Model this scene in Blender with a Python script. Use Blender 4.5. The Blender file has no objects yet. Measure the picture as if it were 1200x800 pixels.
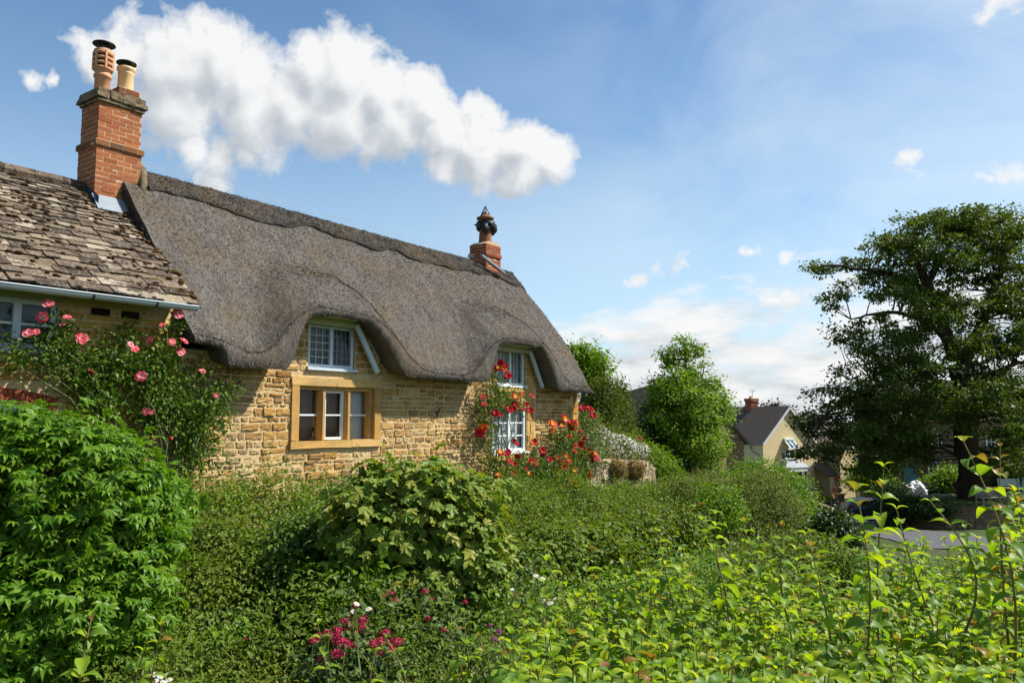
import bpy, math, random
import numpy as np
from mathutils import Matrix, Vector

rng = np.random.default_rng(7)
random.seed(7)
sc = bpy.context.scene
COL = sc.collection

# ------------------------------------------------------------------ camera geometry
FX = 933.0                                   # focal length in pixels of a 1200 px wide frame (28 mm lens)
PITCH = math.atan(90 / FX)
CP, SP = math.cos(PITCH), math.sin(PITCH)

def ray(u, v):
    x = (u - 600) / FX; up = (400 - v) / FX
    return np.array([x, CP - up * SP, SP + up * CP])

def P(u, v, y):                              # the point seen at (u, v) at distance y
    r = ray(u, v)
    return r * (y / r[1])

AZ = math.radians(36.5)                      # heading of the cottage front
DD = np.array([math.sin(AZ), math.cos(AZ), 0.0])
NN = np.array([-math.cos(AZ), math.sin(AZ), 0.0])
D0 = 10.8                                    # distance of the front wall plane

def W(u, v, t=D0):                           # (s, z) on the plane parallel to the front at distance t
    r = ray(u, v)
    p = r * (t / float(r @ NN))
    return float(p @ DD), float(p[2])

FC = np.eye(4); FC[:3, 0] = DD; FC[:3, 1] = NN     # (s, t, z) -> world
I4 = np.eye(4)
def ST(s, t, z=0.0):
    return DD * s + NN * t + np.array([0, 0, z])

def ss(a, b, x):
    k = np.clip((np.asarray(x, float) - a) / (b - a), 0, 1)
    return k * k * (3 - 2 * k)

# ------------------------------------------------------------------ numpy noise
def _hash(i, j, k):
    h = (i.astype(np.int64) * 374761393 + j.astype(np.int64) * 668265263 + k.astype(np.int64) * 2147483647)
    h = (h ^ (h >> 13)) * 1274126177
    h = h ^ (h >> 16)
    return (h & 0xFFFFFF).astype(float) / 0xFFFFFF

def vnoise(p):                               # value noise, -1..1
    p = np.asarray(p, float)
    f = np.floor(p); w = p - f; w = w * w * (3 - 2 * w)
    i, j, k = (f[..., a].astype(np.int64) for a in range(3))
    r = 0
    for a in (0, 1):
        for b in (0, 1):
            for c in (0, 1):
                wt = (w[..., 0] if a else 1 - w[..., 0]) * (w[..., 1] if b else 1 - w[..., 1]) * (w[..., 2] if c else 1 - w[..., 2])
                r = r + wt * _hash(i + a, j + b, k + c)
    return r * 2 - 1

def fbm(p, octaves=4):
    p = np.asarray(p, float); r = 0; a = 1.0; tot = 0
    for o in range(octaves):
        r = r + a * vnoise(p * (2.03 ** o) + o * 17.3); tot += a; a *= 0.5
    return r / tot

# ------------------------------------------------------------------ objects
WM = {}
def thing(name, label, cat, loc=(0, 0, 0), rz=0.0, group=None):
    o = bpy.data.objects.new(name, None); COL.objects.link(o)
    o.empty_display_size = 0.2
    o.location = [float(c) for c in loc]; o.rotation_euler = (0, 0, rz)
    m = Matrix.Translation(Vector([float(c) for c in loc])) @ Matrix.Rotation(rz, 4, 'Z')
    WM[o.name] = np.array(m)
    o['label'] = label; o['category'] = cat
    if group: o['group'] = group
    return o

def frame_of(o):
    return WM[o.name]

def dup(root, loc, rz, label, group=None):
    r = root.copy(); COL.objects.link(r)
    r.location = [float(c) for c in loc]; r.rotation_euler = (0, 0, rz); r['label'] = label
    if group: r['group'] = group
    for ch in list(root.children):
        c = ch.copy(); COL.objects.link(c); c.parent = r
        for g in list(ch.children):
            d = g.copy(); COL.objects.link(d); d.parent = c
    return r

class MB:
    def __init__(self):
        self.V = []; self.F = []; self.M = []; self.n = 0; self.S = []
    def add(self, v, faces, mat=0, smooth=False):
        v = np.asarray(v, float).reshape(-1, 3)
        if not isinstance(faces, (list, tuple)): faces = [faces]
        for f in faces:
            f = np.asarray(f, np.int64)
            if f.ndim == 1: f = f[None]
            self.F.append(f + self.n); self.M.append(mat); self.S.append(smooth)
        self.V.append(v); self.n += len(v)
        return self
    def box(self, x0, x1, y0, y1, z0, z1, mat=0, jit=0.0):
        v = np.array([[x, y, z] for z in (z0, z1) for y in (y0, y1) for x in (x0, x1)], float)
        if jit: v = v + rng.normal(0, jit, v.shape)
        f = np.array([[0, 2, 3, 1], [4, 5, 7, 6], [0, 1, 5, 4], [2, 6, 7, 3], [0, 4, 6, 2], [1, 3, 7, 5]])
        return self.add(v, f, mat)
    def bar(self, a, b, w, h, up=(0, 0, 1), mat=0):        # a rectangular bar from a to b
        a = np.asarray(a, float); b = np.asarray(b, float); d = b - a; d = d / np.linalg.norm(d)
        up = np.asarray(up, float); x = np.cross(d, up)
        if np.linalg.norm(x) < 1e-6: x = np.cross(d, [1, 0, 0])
        x /= np.linalg.norm(x); u = np.cross(x, d)
        v = [p + x * sx * w / 2 + u * su * h / 2 for p in (a, b) for su in (-1, 1) for sx in (-1, 1)]
        f = np.array([[0, 2, 3, 1], [4, 5, 7, 6], [0, 1, 5, 4], [2, 6, 7, 3], [0, 4, 6, 2], [1, 3, 7, 5]])
        return self.add(v, f, mat)
    def prism(self, poly, axis, lo, hi, mat=0):            # poly in the two other axes (cyclic order kept)
        n = len(poly); v = []
        for c in (lo, hi):
            for p in poly:
                q = [0, 0, 0]; q[axis] = c
                o = [k for k in range(3) if k != axis]
                q[o[0]] = p[0]; q[o[1]] = p[1]; v.append(q)
        fs = [np.arange(n)[::-1], np.arange(n) + n, np.array([[i, (i + 1) % n, n + (i + 1) % n, n + i] for i in range(n)])]
        return self.add(v, fs, mat)
    def tube(self, pts, rad, n=8, mat=0, caps=True, smooth=True):
        pts = np.asarray(pts, float); k = len(pts)
        rad = np.broadcast_to(np.asarray(rad, float), (k,))
        tan = np.gradient(pts, axis=0); tan /= np.maximum(np.linalg.norm(tan, axis=1, keepdims=True), 1e-9)
        ref = np.array([0, 0, 1.0]) if abs(tan[0][2]) < 0.9 else np.array([1.0, 0, 0])
        V = []
        x = np.cross(ref, tan[0]); x /= np.linalg.norm(x)
        ang = np.linspace(0, 2 * np.pi, n, endpoint=False)
        for i in range(k):
            x = x - tan[i] * (x @ tan[i]); x /= max(np.linalg.norm(x), 1e-9)
            y = np.cross(tan[i], x)
            V.append(pts[i] + rad[i] * (np.cos(ang)[:, None] * x + np.sin(ang)[:, None] * y))
        i = np.arange(k - 1)[:, None]; j = np.arange(n)[None]
        f = np.stack([i * n + j, i * n + (j + 1) % n, (i + 1) * n + (j + 1) % n, (i + 1) * n + j], -1).reshape(-1, 4)
        self.add(np.concatenate(V), f, mat, smooth)
        if caps:
            self.add(V[0][::-1], np.arange(n), mat); self.add(V[-1], np.arange(n), mat)
        return self
    def lathe(self, prof, c=(0, 0, 0), n=20, mat=0, smooth=True):
        c = np.asarray(c, float)
        ang = np.linspace(0, 2 * np.pi, n, endpoint=False); V = []
        for r, z in prof:
            V.append(np.stack([c[0] + r * np.cos(ang), c[1] + r * np.sin(ang), np.full(n, c[2] + z)], -1))
        k = len(prof); i = np.arange(k - 1)[:, None]; j = np.arange(n)[None]
        f = np.stack([i * n + j, i * n + (j + 1) % n, (i + 1) * n + (j + 1) % n, (i + 1) * n + j], -1).reshape(-1, 4)
        self.add(np.concatenate(V), f, mat, smooth)
        self.add(V[0][::-1], np.arange(n), mat); self.add(V[-1], np.arange(n), mat)
        return self
    def grid(self, A, mat=0, smooth=True, flip=False):
        A = np.asarray(A, float); h, w = A.shape[:2]
        i = np.arange(h - 1)[:, None]; j = np.arange(w - 1)[None]
        q = [i * w + j, i * w + j + 1, (i + 1) * w + j + 1, (i + 1) * w + j]
        if flip: q = q[::-1]
        return self.add(A.reshape(-1, 3), np.stack(np.broadcast_arrays(*q), -1).reshape(-1, 4), mat, smooth)
    def ball(self, c, r, n=10, mat=0, noise=0.0, ns=3.0):
        c = np.asarray(c, float); r = np.broadcast_to(np.asarray(r, float), (3,))
        th = np.linspace(0.02, np.pi - 0.02, n); ph = np.linspace(0, 2 * np.pi, 2 * n + 1)
        d = np.stack([np.sin(th)[:, None] * np.cos(ph), np.sin(th)[:, None] * np.sin(ph), np.cos(th)[:, None] * np.ones_like(ph)], -1)
        k = 1 + (noise * fbm(d * ns + c * 3.1, 3) if noise else 0)
        A = c + d * r * (k[..., None] if noise else 1)
        A[:, -1] = A[:, 0]
        return self.grid(A, mat, True, flip=True)
    def build(self, name, mats, parent=None, frame=I4, kind=None, origin=None):
        if not isinstance(mats, (list, tuple)): mats = [mats]
        V = np.concatenate(self.V)
        Fm = np.asarray(frame)
        V = V @ Fm[:3, :3].T + Fm[:3, 3]
        if parent is not None:
            inv = np.linalg.inv(WM[parent.name]); V = V @ inv[:3, :3].T + inv[:3, 3]
        elif origin is not None:
            V = V - np.asarray(origin, float)
        me = bpy.data.meshes.new(name)
        loops = np.concatenate([f.ravel() for f in self.F])
        tot = np.concatenate([np.full(len(f), f.shape[1]) for f in self.F])
        mi = np.concatenate([np.full(len(f), m) for f, m in zip(self.F, self.M)])
        sm = np.concatenate([np.full(len(f), s) for f, s in zip(self.F, self.S)])
        start = np.concatenate([[0], np.cumsum(tot)[:-1]])
        me.vertices.add(len(V)); me.vertices.foreach_set('co', V.astype(np.float32).ravel())
        me.loops.add(len(loops)); me.loops.foreach_set('vertex_index', loops.astype(np.int32))
        me.polygons.add(len(tot)); me.polygons.foreach_set('loop_start', start.astype(np.int32))
        me.polygons.foreach_set('material_index', mi.astype(np.int32))
        me.polygons.foreach_set('use_smooth', sm.astype(bool))
        for m in mats: me.materials.append(m)
        me.update(calc_edges=True)
        o = bpy.data.objects.new(name, me); COL.objects.link(o)
        if parent is not None:
            o.parent = parent; WM[o.name] = WM[parent.name]
        else:
            if origin is not None: o.location = [float(c) for c in origin]
            m = np.eye(4)
            if origin is not None: m[:3, 3] = origin
            WM[o.name] = m
        if kind: o['kind'] = kind
        return o

def tag(o, label, cat, group=None):
    o['label'] = label; o['category'] = cat
    if group: o['group'] = group
    return o

# ------------------------------------------------------------------ leaves
def tmpl_rhomb(w=0.3, fold=0.08, droop=0.06):
    v = np.array([[0, 0, 0], [w, .48, fold], [0, 1, -droop], [-w, .48, fold]])
    return v, [np.array([[0, 1, 2], [0, 2, 3]])]
def tmpl_oval(w=0.28, fold=0.07, droop=0.15):
    v = np.array([[0, 0, 0], [w * .8, .25, fold], [w, .55, fold], [0, 1, -droop], [-w, .55, fold], [-w * .8, .25, fold], [0, .3, 0], [0, .62, -.02]])
    return v, [np.array([[0, 1, 6, 6], [1, 2, 7, 6], [2, 3, 7, 7], [0, 6, 5, 5], [6, 7, 4, 5], [7, 3, 4, 4]])[[1, 4]], np.array([[0, 1, 6], [2, 3, 7], [0, 6, 5], [7, 3, 4]])]
def tmpl_big(w=0.33, fold=0.09, droop=0.35, rows=7):
    ys = np.linspace(0, 1, rows); prof = np.sin(np.pi * ys ** 0.85) ** 0.8 * w; prof[0] = 0.01; prof[-1] = 0.008
    v = []
    for y, p in zip(ys, prof):
        z = 0.10 * math.sin(math.pi * y) - droop * y ** 2.2
        wav = 0.012 * math.sin(y * 19)
        for k in (-1, -.5, 0, .5, 1):
            v.append([p * k, y * (1 - .1 * y), z + fold * abs(k) * (p / w) + wav * abs(k)])
    v = np.array(v); f = []
    for i in range(rows - 1):
        for k in range(4):
            f.append([i * 5 + k, i * 5 + k + 1, (i + 1) * 5 + k + 1, (i + 1) * 5 + k])
    return v, [np.array(f)]
def tmpl_palm():                              # five-lobed leaf
    pts = []
    lobes = [(-115, .55), (-58, .82), (0, 1.0), (58, .82), (115, .55)]
    for i, (a, r) in enumerate(lobes):
        for da, k in ((-13, .72), (0, 1.0), (13, .72)):
            t = math.radians(a + da); pts.append([math.sin(t) * r * k * .55, .38 + math.cos(t) * r * k * .62, -.10 * r * k])
        if i < 4:
            t = math.radians((a + lobes[i + 1][0]) / 2); pts.append([math.sin(t) * .37, .38 + math.cos(t) * .41, 0.03])
    v = np.array([[0, .36, 0.0]] + pts + [[0, .16, 0]])
    n = len(v)
    return v, [np.array([[0, i + 1, i] for i in range(1, n - 1)] + [[0, 1, n - 1]])]
def tmpl_blade(w=0.03, bend=0.5):
    ys = np.linspace(0, 1, 5); v = []
    for y in ys:
        z = y - .25 * bend * y * y; x = bend * y * y * .8
        ww = w * (1 - y) + .003
        v += [[-ww, x, z], [ww, x, z]]
    v = np.array(v); f = np.array([[2 * i, 2 * i + 1, 2 * i + 3, 2 * i + 2] for i in range(4)])
    return v, [f]
def tmpl_whorl(k=5, w=0.13, spread=150):      # several lance-shaped leaflets from one point
    V = []; F = []
    for i in range(k):
        a = math.radians(-spread / 2 + spread * i / (k - 1)); L = 1.0 - .25 * abs(i - (k - 1) / 2) / ((k - 1) / 2)
        b, f = tmpl_oval(w / L, .04, .25)
        b = b * L
        ca, sa = math.cos(a), math.sin(a)
        q = np.stack([b[:, 0] * ca + b[:, 1] * sa, -b[:, 0] * sa + b[:, 1] * ca, b[:, 2]], -1)
        F.append([g + 8 * i for g in f]); V.append(q)
    return np.concatenate(V), [np.concatenate([g[0] for g in F]), np.concatenate([g[1] for g in F])]

def unit(a):
    return a / np.maximum(np.linalg.norm(a, axis=-1, keepdims=True), 1e-9)

def put_leaves(mb, pts, nrm, size, tm, mat=0, along=None, smooth=False):
    tv, tf = tm; N = len(pts); k = len(tv)
    Z = unit(nrm)
    Y = along if along is not None else rng.normal(size=(N, 3))
    Y = unit(Y - Z * (Y * Z).sum(-1, keepdims=True)); X = np.cross(Y, Z)
    size = np.broadcast_to(np.asarray(size, float), (N,))[:, None, None]
    V = pts[:, None] + size * (tv[None, :, 0:1] * X[:, None] + tv[None, :, 1:2] * Y[:, None] + tv[None, :, 2:3] * Z[:, None])
    off = (np.arange(N) * k)[:, None, None]
    mb.add(V.reshape(-1, 3), [(f[None] + off).reshape(-1, f.shape[1]) for f in tf], mat, smooth)

def ell_pts(ells, n, shell=(.8, 1.05), amp=.18, ns=1.6, cut=.72):
    """points near the surface of a union of ellipsoids; ells rows: cx cy cz rx ry rz"""
    E = np.asarray(ells, float)
    area = (E[:, 3] * E[:, 4] + E[:, 4] * E[:, 5] + E[:, 3] * E[:, 5])
    out_p, out_n = [], []
    got = 0
    while got < n:
        m = int((n - got) * 1.5) + 50
        idx = rng.choice(len(E), m, p=area / area.sum())
        d = unit(rng.normal(size=(m, 3)))
        R = E[idx, 3:]; C = E[idx, :3]
        r = rng.uniform(shell[0], shell[1], m) ** 1.0
        base = C + d * R
        r = r * (1 + amp * fbm(base * ns, 3))
        p = C + d * R * r[:, None]; nn_ = unit(d / R)
        keep = np.ones(m, bool)
        for e in range(len(E)):
            q = (((p - E[e, :3]) / E[e, 3:]) ** 2).sum(-1)
            keep &= ~((q < cut * cut) & (idx != e))
        out_p.append(p[keep]); out_n.append(nn_[keep]); got += keep.sum()
    return np.concatenate(out_p)[:n], np.concatenate(out_n)[:n]

def clump_leaves(mb, ells, ncl, per, csize, leaf, tm, flat=.6, mat=0, up=.5, out=.7, jit=.6, droop=.3, **kw):
    C, N = ell_pts(ells, ncl, **kw)
    k = rng.uniform(.6, 1.4, ncl)
    p = np.repeat(C, per, 0); n = np.repeat(N, per, 0); kk = np.repeat(k, per)[:, None]
    o = rng.normal(size=p.shape) * csize * kk; o[:, 2] *= flat
    p = p + o
    nr = n * out + np.array([0, 0, up]) + rng.normal(size=p.shape) * jit
    al = n * .8 + unit(o) * .8 + rng.normal(size=p.shape) * .5 - np.array([0, 0, droop])
    put_leaves(mb, p, nr, leaf * rng.uniform(.65, 1.3, len(p)), tm, mat, al)
    return C
# ------------------------------------------------------------------ materials
class NT:
    def __init__(self, name):
        self.m = bpy.data.materials.new(name); self.m.use_nodes = True
        self.t = self.m.node_tree; self.t.nodes.clear()
        self.out = self.t.nodes.new('ShaderNodeOutputMaterial')
    def n(self, typ, **kw):
        nd = self.t.nodes.new('ShaderNode' + typ)
        for k, v in kw.items():
            if k in nd.inputs.keys() if not k.startswith('_') else False: self.set(nd.inputs[k], v)
            else: setattr(nd, k.lstrip('_'), v)
        return nd
    def set(self, sock, v):
        if hasattr(v, 'is_linked') or isinstance(v, bpy.types.NodeSocket): self.t.links.new(v, sock)
        else:
            if sock.type == 'RGBA' and len(v) == 3: v = (*v, 1)
            sock.default_value = v
    def coord(self, which='Object', scale=None):
        c = self.n('TexCoord').outputs[which]
        if scale is None: return c
        mp = self.n('Mapping'); self.set(mp.inputs['Vector'], c); mp.inputs['Scale'].default_value = scale
        return mp.outputs[0]
    def noise(self, vec, scale, detail=4, rough=.55, dist=0.0):
        nd = self.n('TexNoise'); self.set(nd.inputs['Vector'], vec)
        nd.inputs['Scale'].default_value = scale; nd.inputs['Detail'].default_value = detail
        nd.inputs['Roughness'].default_value = rough; nd.inputs['Distortion'].default_value = dist
        return nd.outputs[0]
    def ramp(self, fac, stops, interp='LINEAR'):
        nd = self.n('ValToRGB'); self.set(nd.inputs[0], fac); r = nd.color_ramp; r.interpolation = interp
        while len(r.elements) < len(stops): r.elements.new(.5)
        for e, (p, c) in zip(r.elements, stops):
            e.position = p; e.color = (*c, 1) if not isinstance(c, (int, float)) else (c, c, c, 1)
        return nd.outputs[0]
    def mix(self, fac, a, b, mode='MIX'):
        nd = self.n('Mix'); nd.data_type = 'RGBA'; nd.blend_type = mode
        self.set(nd.inputs[0], fac); self.set(nd.inputs[6], a); self.set(nd.inputs[7], b)
        return nd.outputs[2]
    def math(self, op, a, b=None, c=None, clamp=False):
        nd = self.n('Math'); nd.operation = op; nd.use_clamp = clamp
        self.set(nd.inputs[0], a)
        if b is not None: self.set(nd.inputs[1], b)
        if c is not None: self.set(nd.inputs[2], c)
        return nd.outputs[0]
    def bump(self, h, strength=.5, dist=.02):
        nd = self.n('Bump'); self.set(nd.inputs['Height'], h); nd.inputs['Strength'].default_value = strength; nd.inputs['Distance'].default_value = dist
        return nd.outputs[0]
    def rand(self):
        return self.n('NewGeometry').outputs['Random Per Island']
    def pbsdf(self, col, rough=.8, normal=None, spec=.3, metal=0.0):
        b = self.n('BsdfPrincipled')
        self.set(b.inputs['Base Color'], col); self.set(b.inputs['Roughness'], rough)
        b.inputs['Specular IOR Level'].default_value = spec; b.inputs['Metallic'].default_value = metal
        if normal is not None: self.set(b.inputs['Normal'], normal)
        return b.outputs[0]
    def done(self, sh):
        self.t.links.new(sh, self.out.inputs[0]); return self.m

def hx(h):
    h = h.lstrip('#'); r = []
    for i in (0, 2, 4):
        c = int(h[i:i + 2], 16) / 255
        r.append(c / 12.92 if c <= .04045 else ((c + .055) / 1.055) ** 2.4)
    return tuple(r)

def plain(name, col, rough=.6, var=.12, scale=8.0, spec=.3, metal=0, bump=.0):
    t = NT(name); c = t.coord()
    n = t.noise(c, scale, 5)
    col2 = t.mix(n, tuple(x * (1 - var) for x in col), tuple(min(1, x * (1 + var)) for x in col))
    nm = t.bump(t.noise(c, scale * 6, 3), bump, .01) if bump else None
    return t.done(t.pbsdf(col2, rough, nm, spec, metal))

GAIN = dict(bright_shrub_leaf=1.15, hedge_leaf=1.25, verge_leaf=1.2, lobed_leaf=1.35, rose_leaf=1.2, young_paired_leaf=1.3, lime_green_leaf=1.3, fresh_shrub_leaf=1.15, grey_green_leaf=1.15)
def leaf_mat(name, cols, rough=.42, trans=.4, tgain=(1.6, 1.6, .5), spec=.2, gain=1.0):
    if name in GAIN: gain = GAIN[name]
    if name.split('_')[-1] in ('leaf', 'blade', 'spray') and name.split('_')[0] not in ('reddish', 'copper'): cols = [(q[0] * 1.06, q[1] * 1.02, q[2] * .58) for q in cols]
    cols = [tuple(min(.9, x * gain) for x in q) for q in cols]
    t = NT(name)
    r = t.rand()
    k = len(cols)
    base = t.ramp(r, [((i + .5) / k, c) for i, c in enumerate(cols)])
    n = t.noise(t.coord(), 1.3, 3)
    base = t.mix(t.math('MULTIPLY', n, .4), base, tuple(x * .8 for x in cols[0]))
    tc = t.mix(1.0, base, tgain, 'MULTIPLY')
    tr = t.n('BsdfTranslucent'); t.set(tr.inputs['Color'], tc)
    p = t.pbsdf(base, rough, None, spec)
    mx = t.n('MixShader'); mx.inputs[0].default_value = trans
    t.t.links.new(p, mx.inputs[1]); t.t.links.new(tr.outputs[0], mx.inputs[2])
    return t.done(mx.outputs[0])

def stone_mat(name, cols, nscale=9.0, bump=.6, dark=.6, rough=.92):
    t = NT(name); c = t.coord(); r = t.rand(); k = len(cols)
    base = t.ramp(r, [((i + .5) / k, q) for i, q in enumerate(cols)])
    n1 = t.noise(c, nscale, 6, .65); n2 = t.noise(c, nscale * 5, 5, .7); n3 = t.noise(c, 1.2, 4)
    base = t.mix(t.ramp(n1, [(.35, 0.0), (.7, .75)]), base, t.mix(1.0, base, (dark, dark * .95, dark * .85), 'MULTIPLY'))
    base = t.mix(t.ramp(n2, [(.6, 0.0), (.78, .45)]), base, (.55, .47, .33))
    base = t.mix(t.ramp(n3, [(.46, 0.0), (.7, .5)]), base, (.24, .20, .145))
    nm = t.bump(t.math('ADD', t.math('MULTIPLY', n1, .7), n2), bump, .025)
    return t.done(t.pbsdf(base, rough, nm, .15))

M = {}
# honey-coloured ironstone
M['rubble'] = stone_mat('ironstone_rubble', [hx('957043'), hx('b38c50'), hx('a87d44'), hx('bf9f68'), hx('9c7342'), hx('b89868'), hx('c8ad80'), hx('ba9150')])
M['ashlar'] = stone_mat('ironstone_ashlar', [hx('bf9750'), hx('b8893c'), hx('c8a25f'), hx('b0823f')], 6, .5, .7)
M['dressed'] = stone_mat('dressed_stone', [hx('c0985a'), hx('b58a48'), hx('c8a468')], 7, .4, .75)
t = NT('lime_mortar'); c = t.coord(); n = t.noise(c, 14, 6, .7)
M['mortar'] = t.done(t.pbsdf(t.ramp(n, [(.3, hx('ac9468')), (.7, hx('d0b88c'))]), .95, t.bump(n, .8, .03), .1))
t = NT('drystone'); 
M['drystone'] = stone_mat('pale_limestone', [hx('9c8e76'), hx('b5a68b'), hx('8a7a5f'), hx('c4b79e'), hx('a58b66')], 12, .5, .7)

# thatch: straw ends and weathered surface
t = NT('weathered_thatch'); c = t.coord(); r = t.rand()
cs = t.coord('Object', (60, 14, 9)); n1 = t.noise(cs, 1.0, 6, .7); n2 = t.noise(c, 1.1, 5, .6); n3 = t.noise(c, 90, 3, .6); n4 = t.noise(c, 3.2, 5, .65, .4)
base = t.ramp(t.math('ADD', t.math('MULTIPLY', n1, .5), t.math('MULTIPLY', n3, .5)), [(.3, hx('393633')), (.5, hx('5c5854')), (.7, hx('85807a'))])
tone = t.ramp(r, [(.0, hx('201e1d')), (.25, hx('433f3c')), (.5, hx('635e59')), (.75, hx('878079')), (.93, hx('aea79f')), (1., hx('ccc6be'))])
base = t.mix(.62, base, tone)
n5 = t.noise(t.coord('Object', (5, 1.6, 1.6)), 1.0, 5, .65)
base = t.mix(t.ramp(n5, [(.40, .55), (.6, 0.0)]), base, t.mix(1.0, base, (.55, .52, .50), 'MULTIPLY'))
base = t.mix(t.ramp(n2, [(.45, 0.0), (.65, .5)]), base, hx('6b5c46'))
base = t.mix(t.ramp(n4, [(.66, 0.0), (.74, .75)]), base, hx('6b4a22'))
M['thatch'] = t.done(t.pbsdf(base, .95, t.bump(t.math('ADD', t.math('MULTIPLY', n1, .6), n3), .7, .02), .1))

# stone slates
t = NT('stone_slate'); c = t.coord(); r = t.rand()
base = t.ramp(r, [(.05, hx('443b33')), (.25, hx('5f5347')), (.5, hx('776857')), (.7, hx('54493f')), (.85, hx('857763')), (.97, hx('9a8f80'))])
n1 = t.noise(c, 5, 6, .7); n2 = t.noise(c, 26, 5, .7); n3 = t.noise(c, 2.3, 5, .7)
base = t.mix(t.ramp(n2, [(.56, 0.0), (.66, .65)]), base, hx('b3ad9f'))
base = t.mix(t.ramp(n1, [(.50, 0.0), (.62, .85)]), base, hx('3a3028'))
base = t.mix(t.ramp(n3, [(.6, 0.0), (.72, .5)]), base, hx('7a6238'))
M['slate'] = t.done(t.pbsdf(base, .92, t.bump(n2, .7, .02), .12))
M['moss'] = plain('dark_moss', hx('3e2f1e'), .98, .5, 30, .05, 0, .8)
M['rust_moss'] = plain('rusty_moss', hx('5c3f1c'), .98, .5, 30, .05, 0, .8)

M['brick'] = None
def brick_mat(name, cols):
    t = NT(name); c = t.coord(); r = t.rand()
    base = t.ramp(r, [((i + .5) / len(cols), q) for i, q in enumerate(cols)])
    n1 = t.noise(c, 18, 5, .7); n2 = t.noise(c, 2.2, 4, .6)
    base = t.mix(t.ramp(n1, [(.5, 0.0), (.75, .6)]), base, hx('6b3a22'))
    base = t.mix(t.ramp(n2, [(.58, 0.0), (.8, .5)]), base, hx('5a4636'))
    return t.done(t.pbsdf(base, .9, t.bump(n1, .5, .012), .15))
M['brick'] = brick_mat('orange_brick', [hx('945636'), hx('9e603c'), hx('8a4e32'), hx('a2663f'), hx('8f583c')])
M['brick_dark'] = brick_mat('sooty_brick', [hx('6d4630'), hx('7a4a30'), hx('5c4534'), hx('80583a')])
M['brick_far'] = brick_mat('red_brick', [hx('8a452f'), hx('965038'), hx('7e3e2a')])
M['lime'] = plain('pale_joint', hx('b59f80'), .95, .2, 20)
t = NT('mossy_cap'); c = t.coord(); n = t.noise(c, 9, 6, .7); n2 = t.noise(c, 22, 5, .7)
b = t.ramp(n, [(.35, hx('4a4032')), (.55, hx('7b6d58')), (.7, hx('8a806c'))]); b = t.mix(t.ramp(n2, [(.6, 0.0), (.7, .7)]), b, hx('8a6a22'))
M['cap'] = t.done(t.pbsdf(b, .95, t.bump(n2, .8, .03), .1))
M['terracotta'] = plain('terracotta', hx('c08f6c'), .8, .25, 7, .2)
M['brownclay'] = plain('sooty_clay', hx('7d553c'), .85, .4, 9, .2)
M['buffclay'] = plain('buff_clay', hx('d2b182'), .8, .2, 6, .2)
M['black_metal'] = plain('black_metal', hx('17191c'), .5, .2, 10, .4)
M['lead'] = plain('lead_sheet', hx('7e8790'), .55, .25, 6, .4)
M['dark_lead'] = plain('dark_lead', hx('39424e'), .55, .3, 8, .4)
M['white'] = plain('white_paint', hx('d6dadc'), .5, .12, 14, .35)
M['bluewhite'] = plain('pale_blue_paint', hx('b9c6d0'), .45, .06, 5, .4)
M['olive'] = plain('cream_olive_paint', hx('a3a47f'), .55, .08, 5, .3)
M['gutter'] = plain('grey_gutter', hx('a9b4bb'), .4, .06, 4, .4)
M['leadcame'] = plain('lead_came', hx('757b7e'), .5, .1, 10, .4)
M['whitecame'] = plain('pale_came', hx('b8bdb8'), .5, .1, 10, .4)
M['wood'] = plain('brown_wood', hx('7a5f4a'), .6, .3, 12, .3)
M['gapshade'] = plain('gap_shade', hx('1c1814'), .9, .3, 12, .2)  # near-black that paints the shade inside the eaves gaps
M['curtain'] = plain('net_curtain', hx('cfd3d3'), .9, .1, 12, .1)
M['bluecurtain'] = plain('blue_grey_blind', hx('66767f'), .9, .1, 9, .1)
t = NT('window_glass')
fr = t.n('Fresnel'); fr.inputs[0].default_value = 1.6
tr = t.n('BsdfTransparent'); tr.inputs[0].default_value = (.82, .86, .86, 1)
gl = t.n('BsdfGlossy'); gl.inputs['Roughness'].default_value = .03; gl.inputs['Color'].default_value = (.8, .85, .9, 1)
mx = t.n('MixShader'); t.set(mx.inputs[0], t.math('MULTIPLY', fr.outputs[0], .5)); t.t.links.new(tr.outputs[0], mx.inputs[1]); t.t.links.new(gl.outputs[0], mx.inputs[2])
M['glass'] = t.done(mx.outputs[0])
t = NT('dark_glass'); M['dglass'] = t.done(t.pbsdf((.012, .015, .018), .06, None, .6))
t = NT('sky_glass'); M['skyglass'] = t.done(t.pbsdf((.10, .16, .2), .08, None, .8))

# leaves
M['l_elder'] = leaf_mat('bright_shrub_leaf', [(.055, .13, .014), (.075, .17, .017), (.10, .205, .02), (.135, .235, .028)], .42, .35)
M['l_hedge'] = leaf_mat('hedge_leaf', [(.05, .09, .014), (.075, .125, .017), (.10, .16, .022), (.14, .19, .028), (.10, .11, .028)], .5, .35)
M['l_hedge2'] = leaf_mat('verge_leaf', [(.06, .105, .018), (.09, .15, .022), (.13, .195, .03), (.12, .145, .035)], .55, .35)
M['l_maple'] = leaf_mat('lobed_leaf', [(.07, .125, .024), (.10, .16, .034), (.16, .21, .05), (.20, .20, .05), (.125, .185, .045)], .5, .3)
M['l_oak'] = leaf_mat('oak_leaf', [(.05, .085, .02), (.06, .10, .022), (.085, .13, .03), (.11, .155, .036)], .5, .3)
M['l_lime'] = leaf_mat('lime_green_leaf', [(.06, .12, .012), (.085, .165, .015), (.12, .21, .018), (.165, .255, .025)], .45, .38)
M['l_yew'] = leaf_mat('conifer_spray', [(.05, .08, .012), (.075, .11, .014), (.11, .145, .02)], .55, .3)
M['l_dark'] = leaf_mat('dark_shrub_leaf', [(.02, .045, .012), (.03, .065, .015), (.042, .085, .02)], .4, .25)
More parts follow.
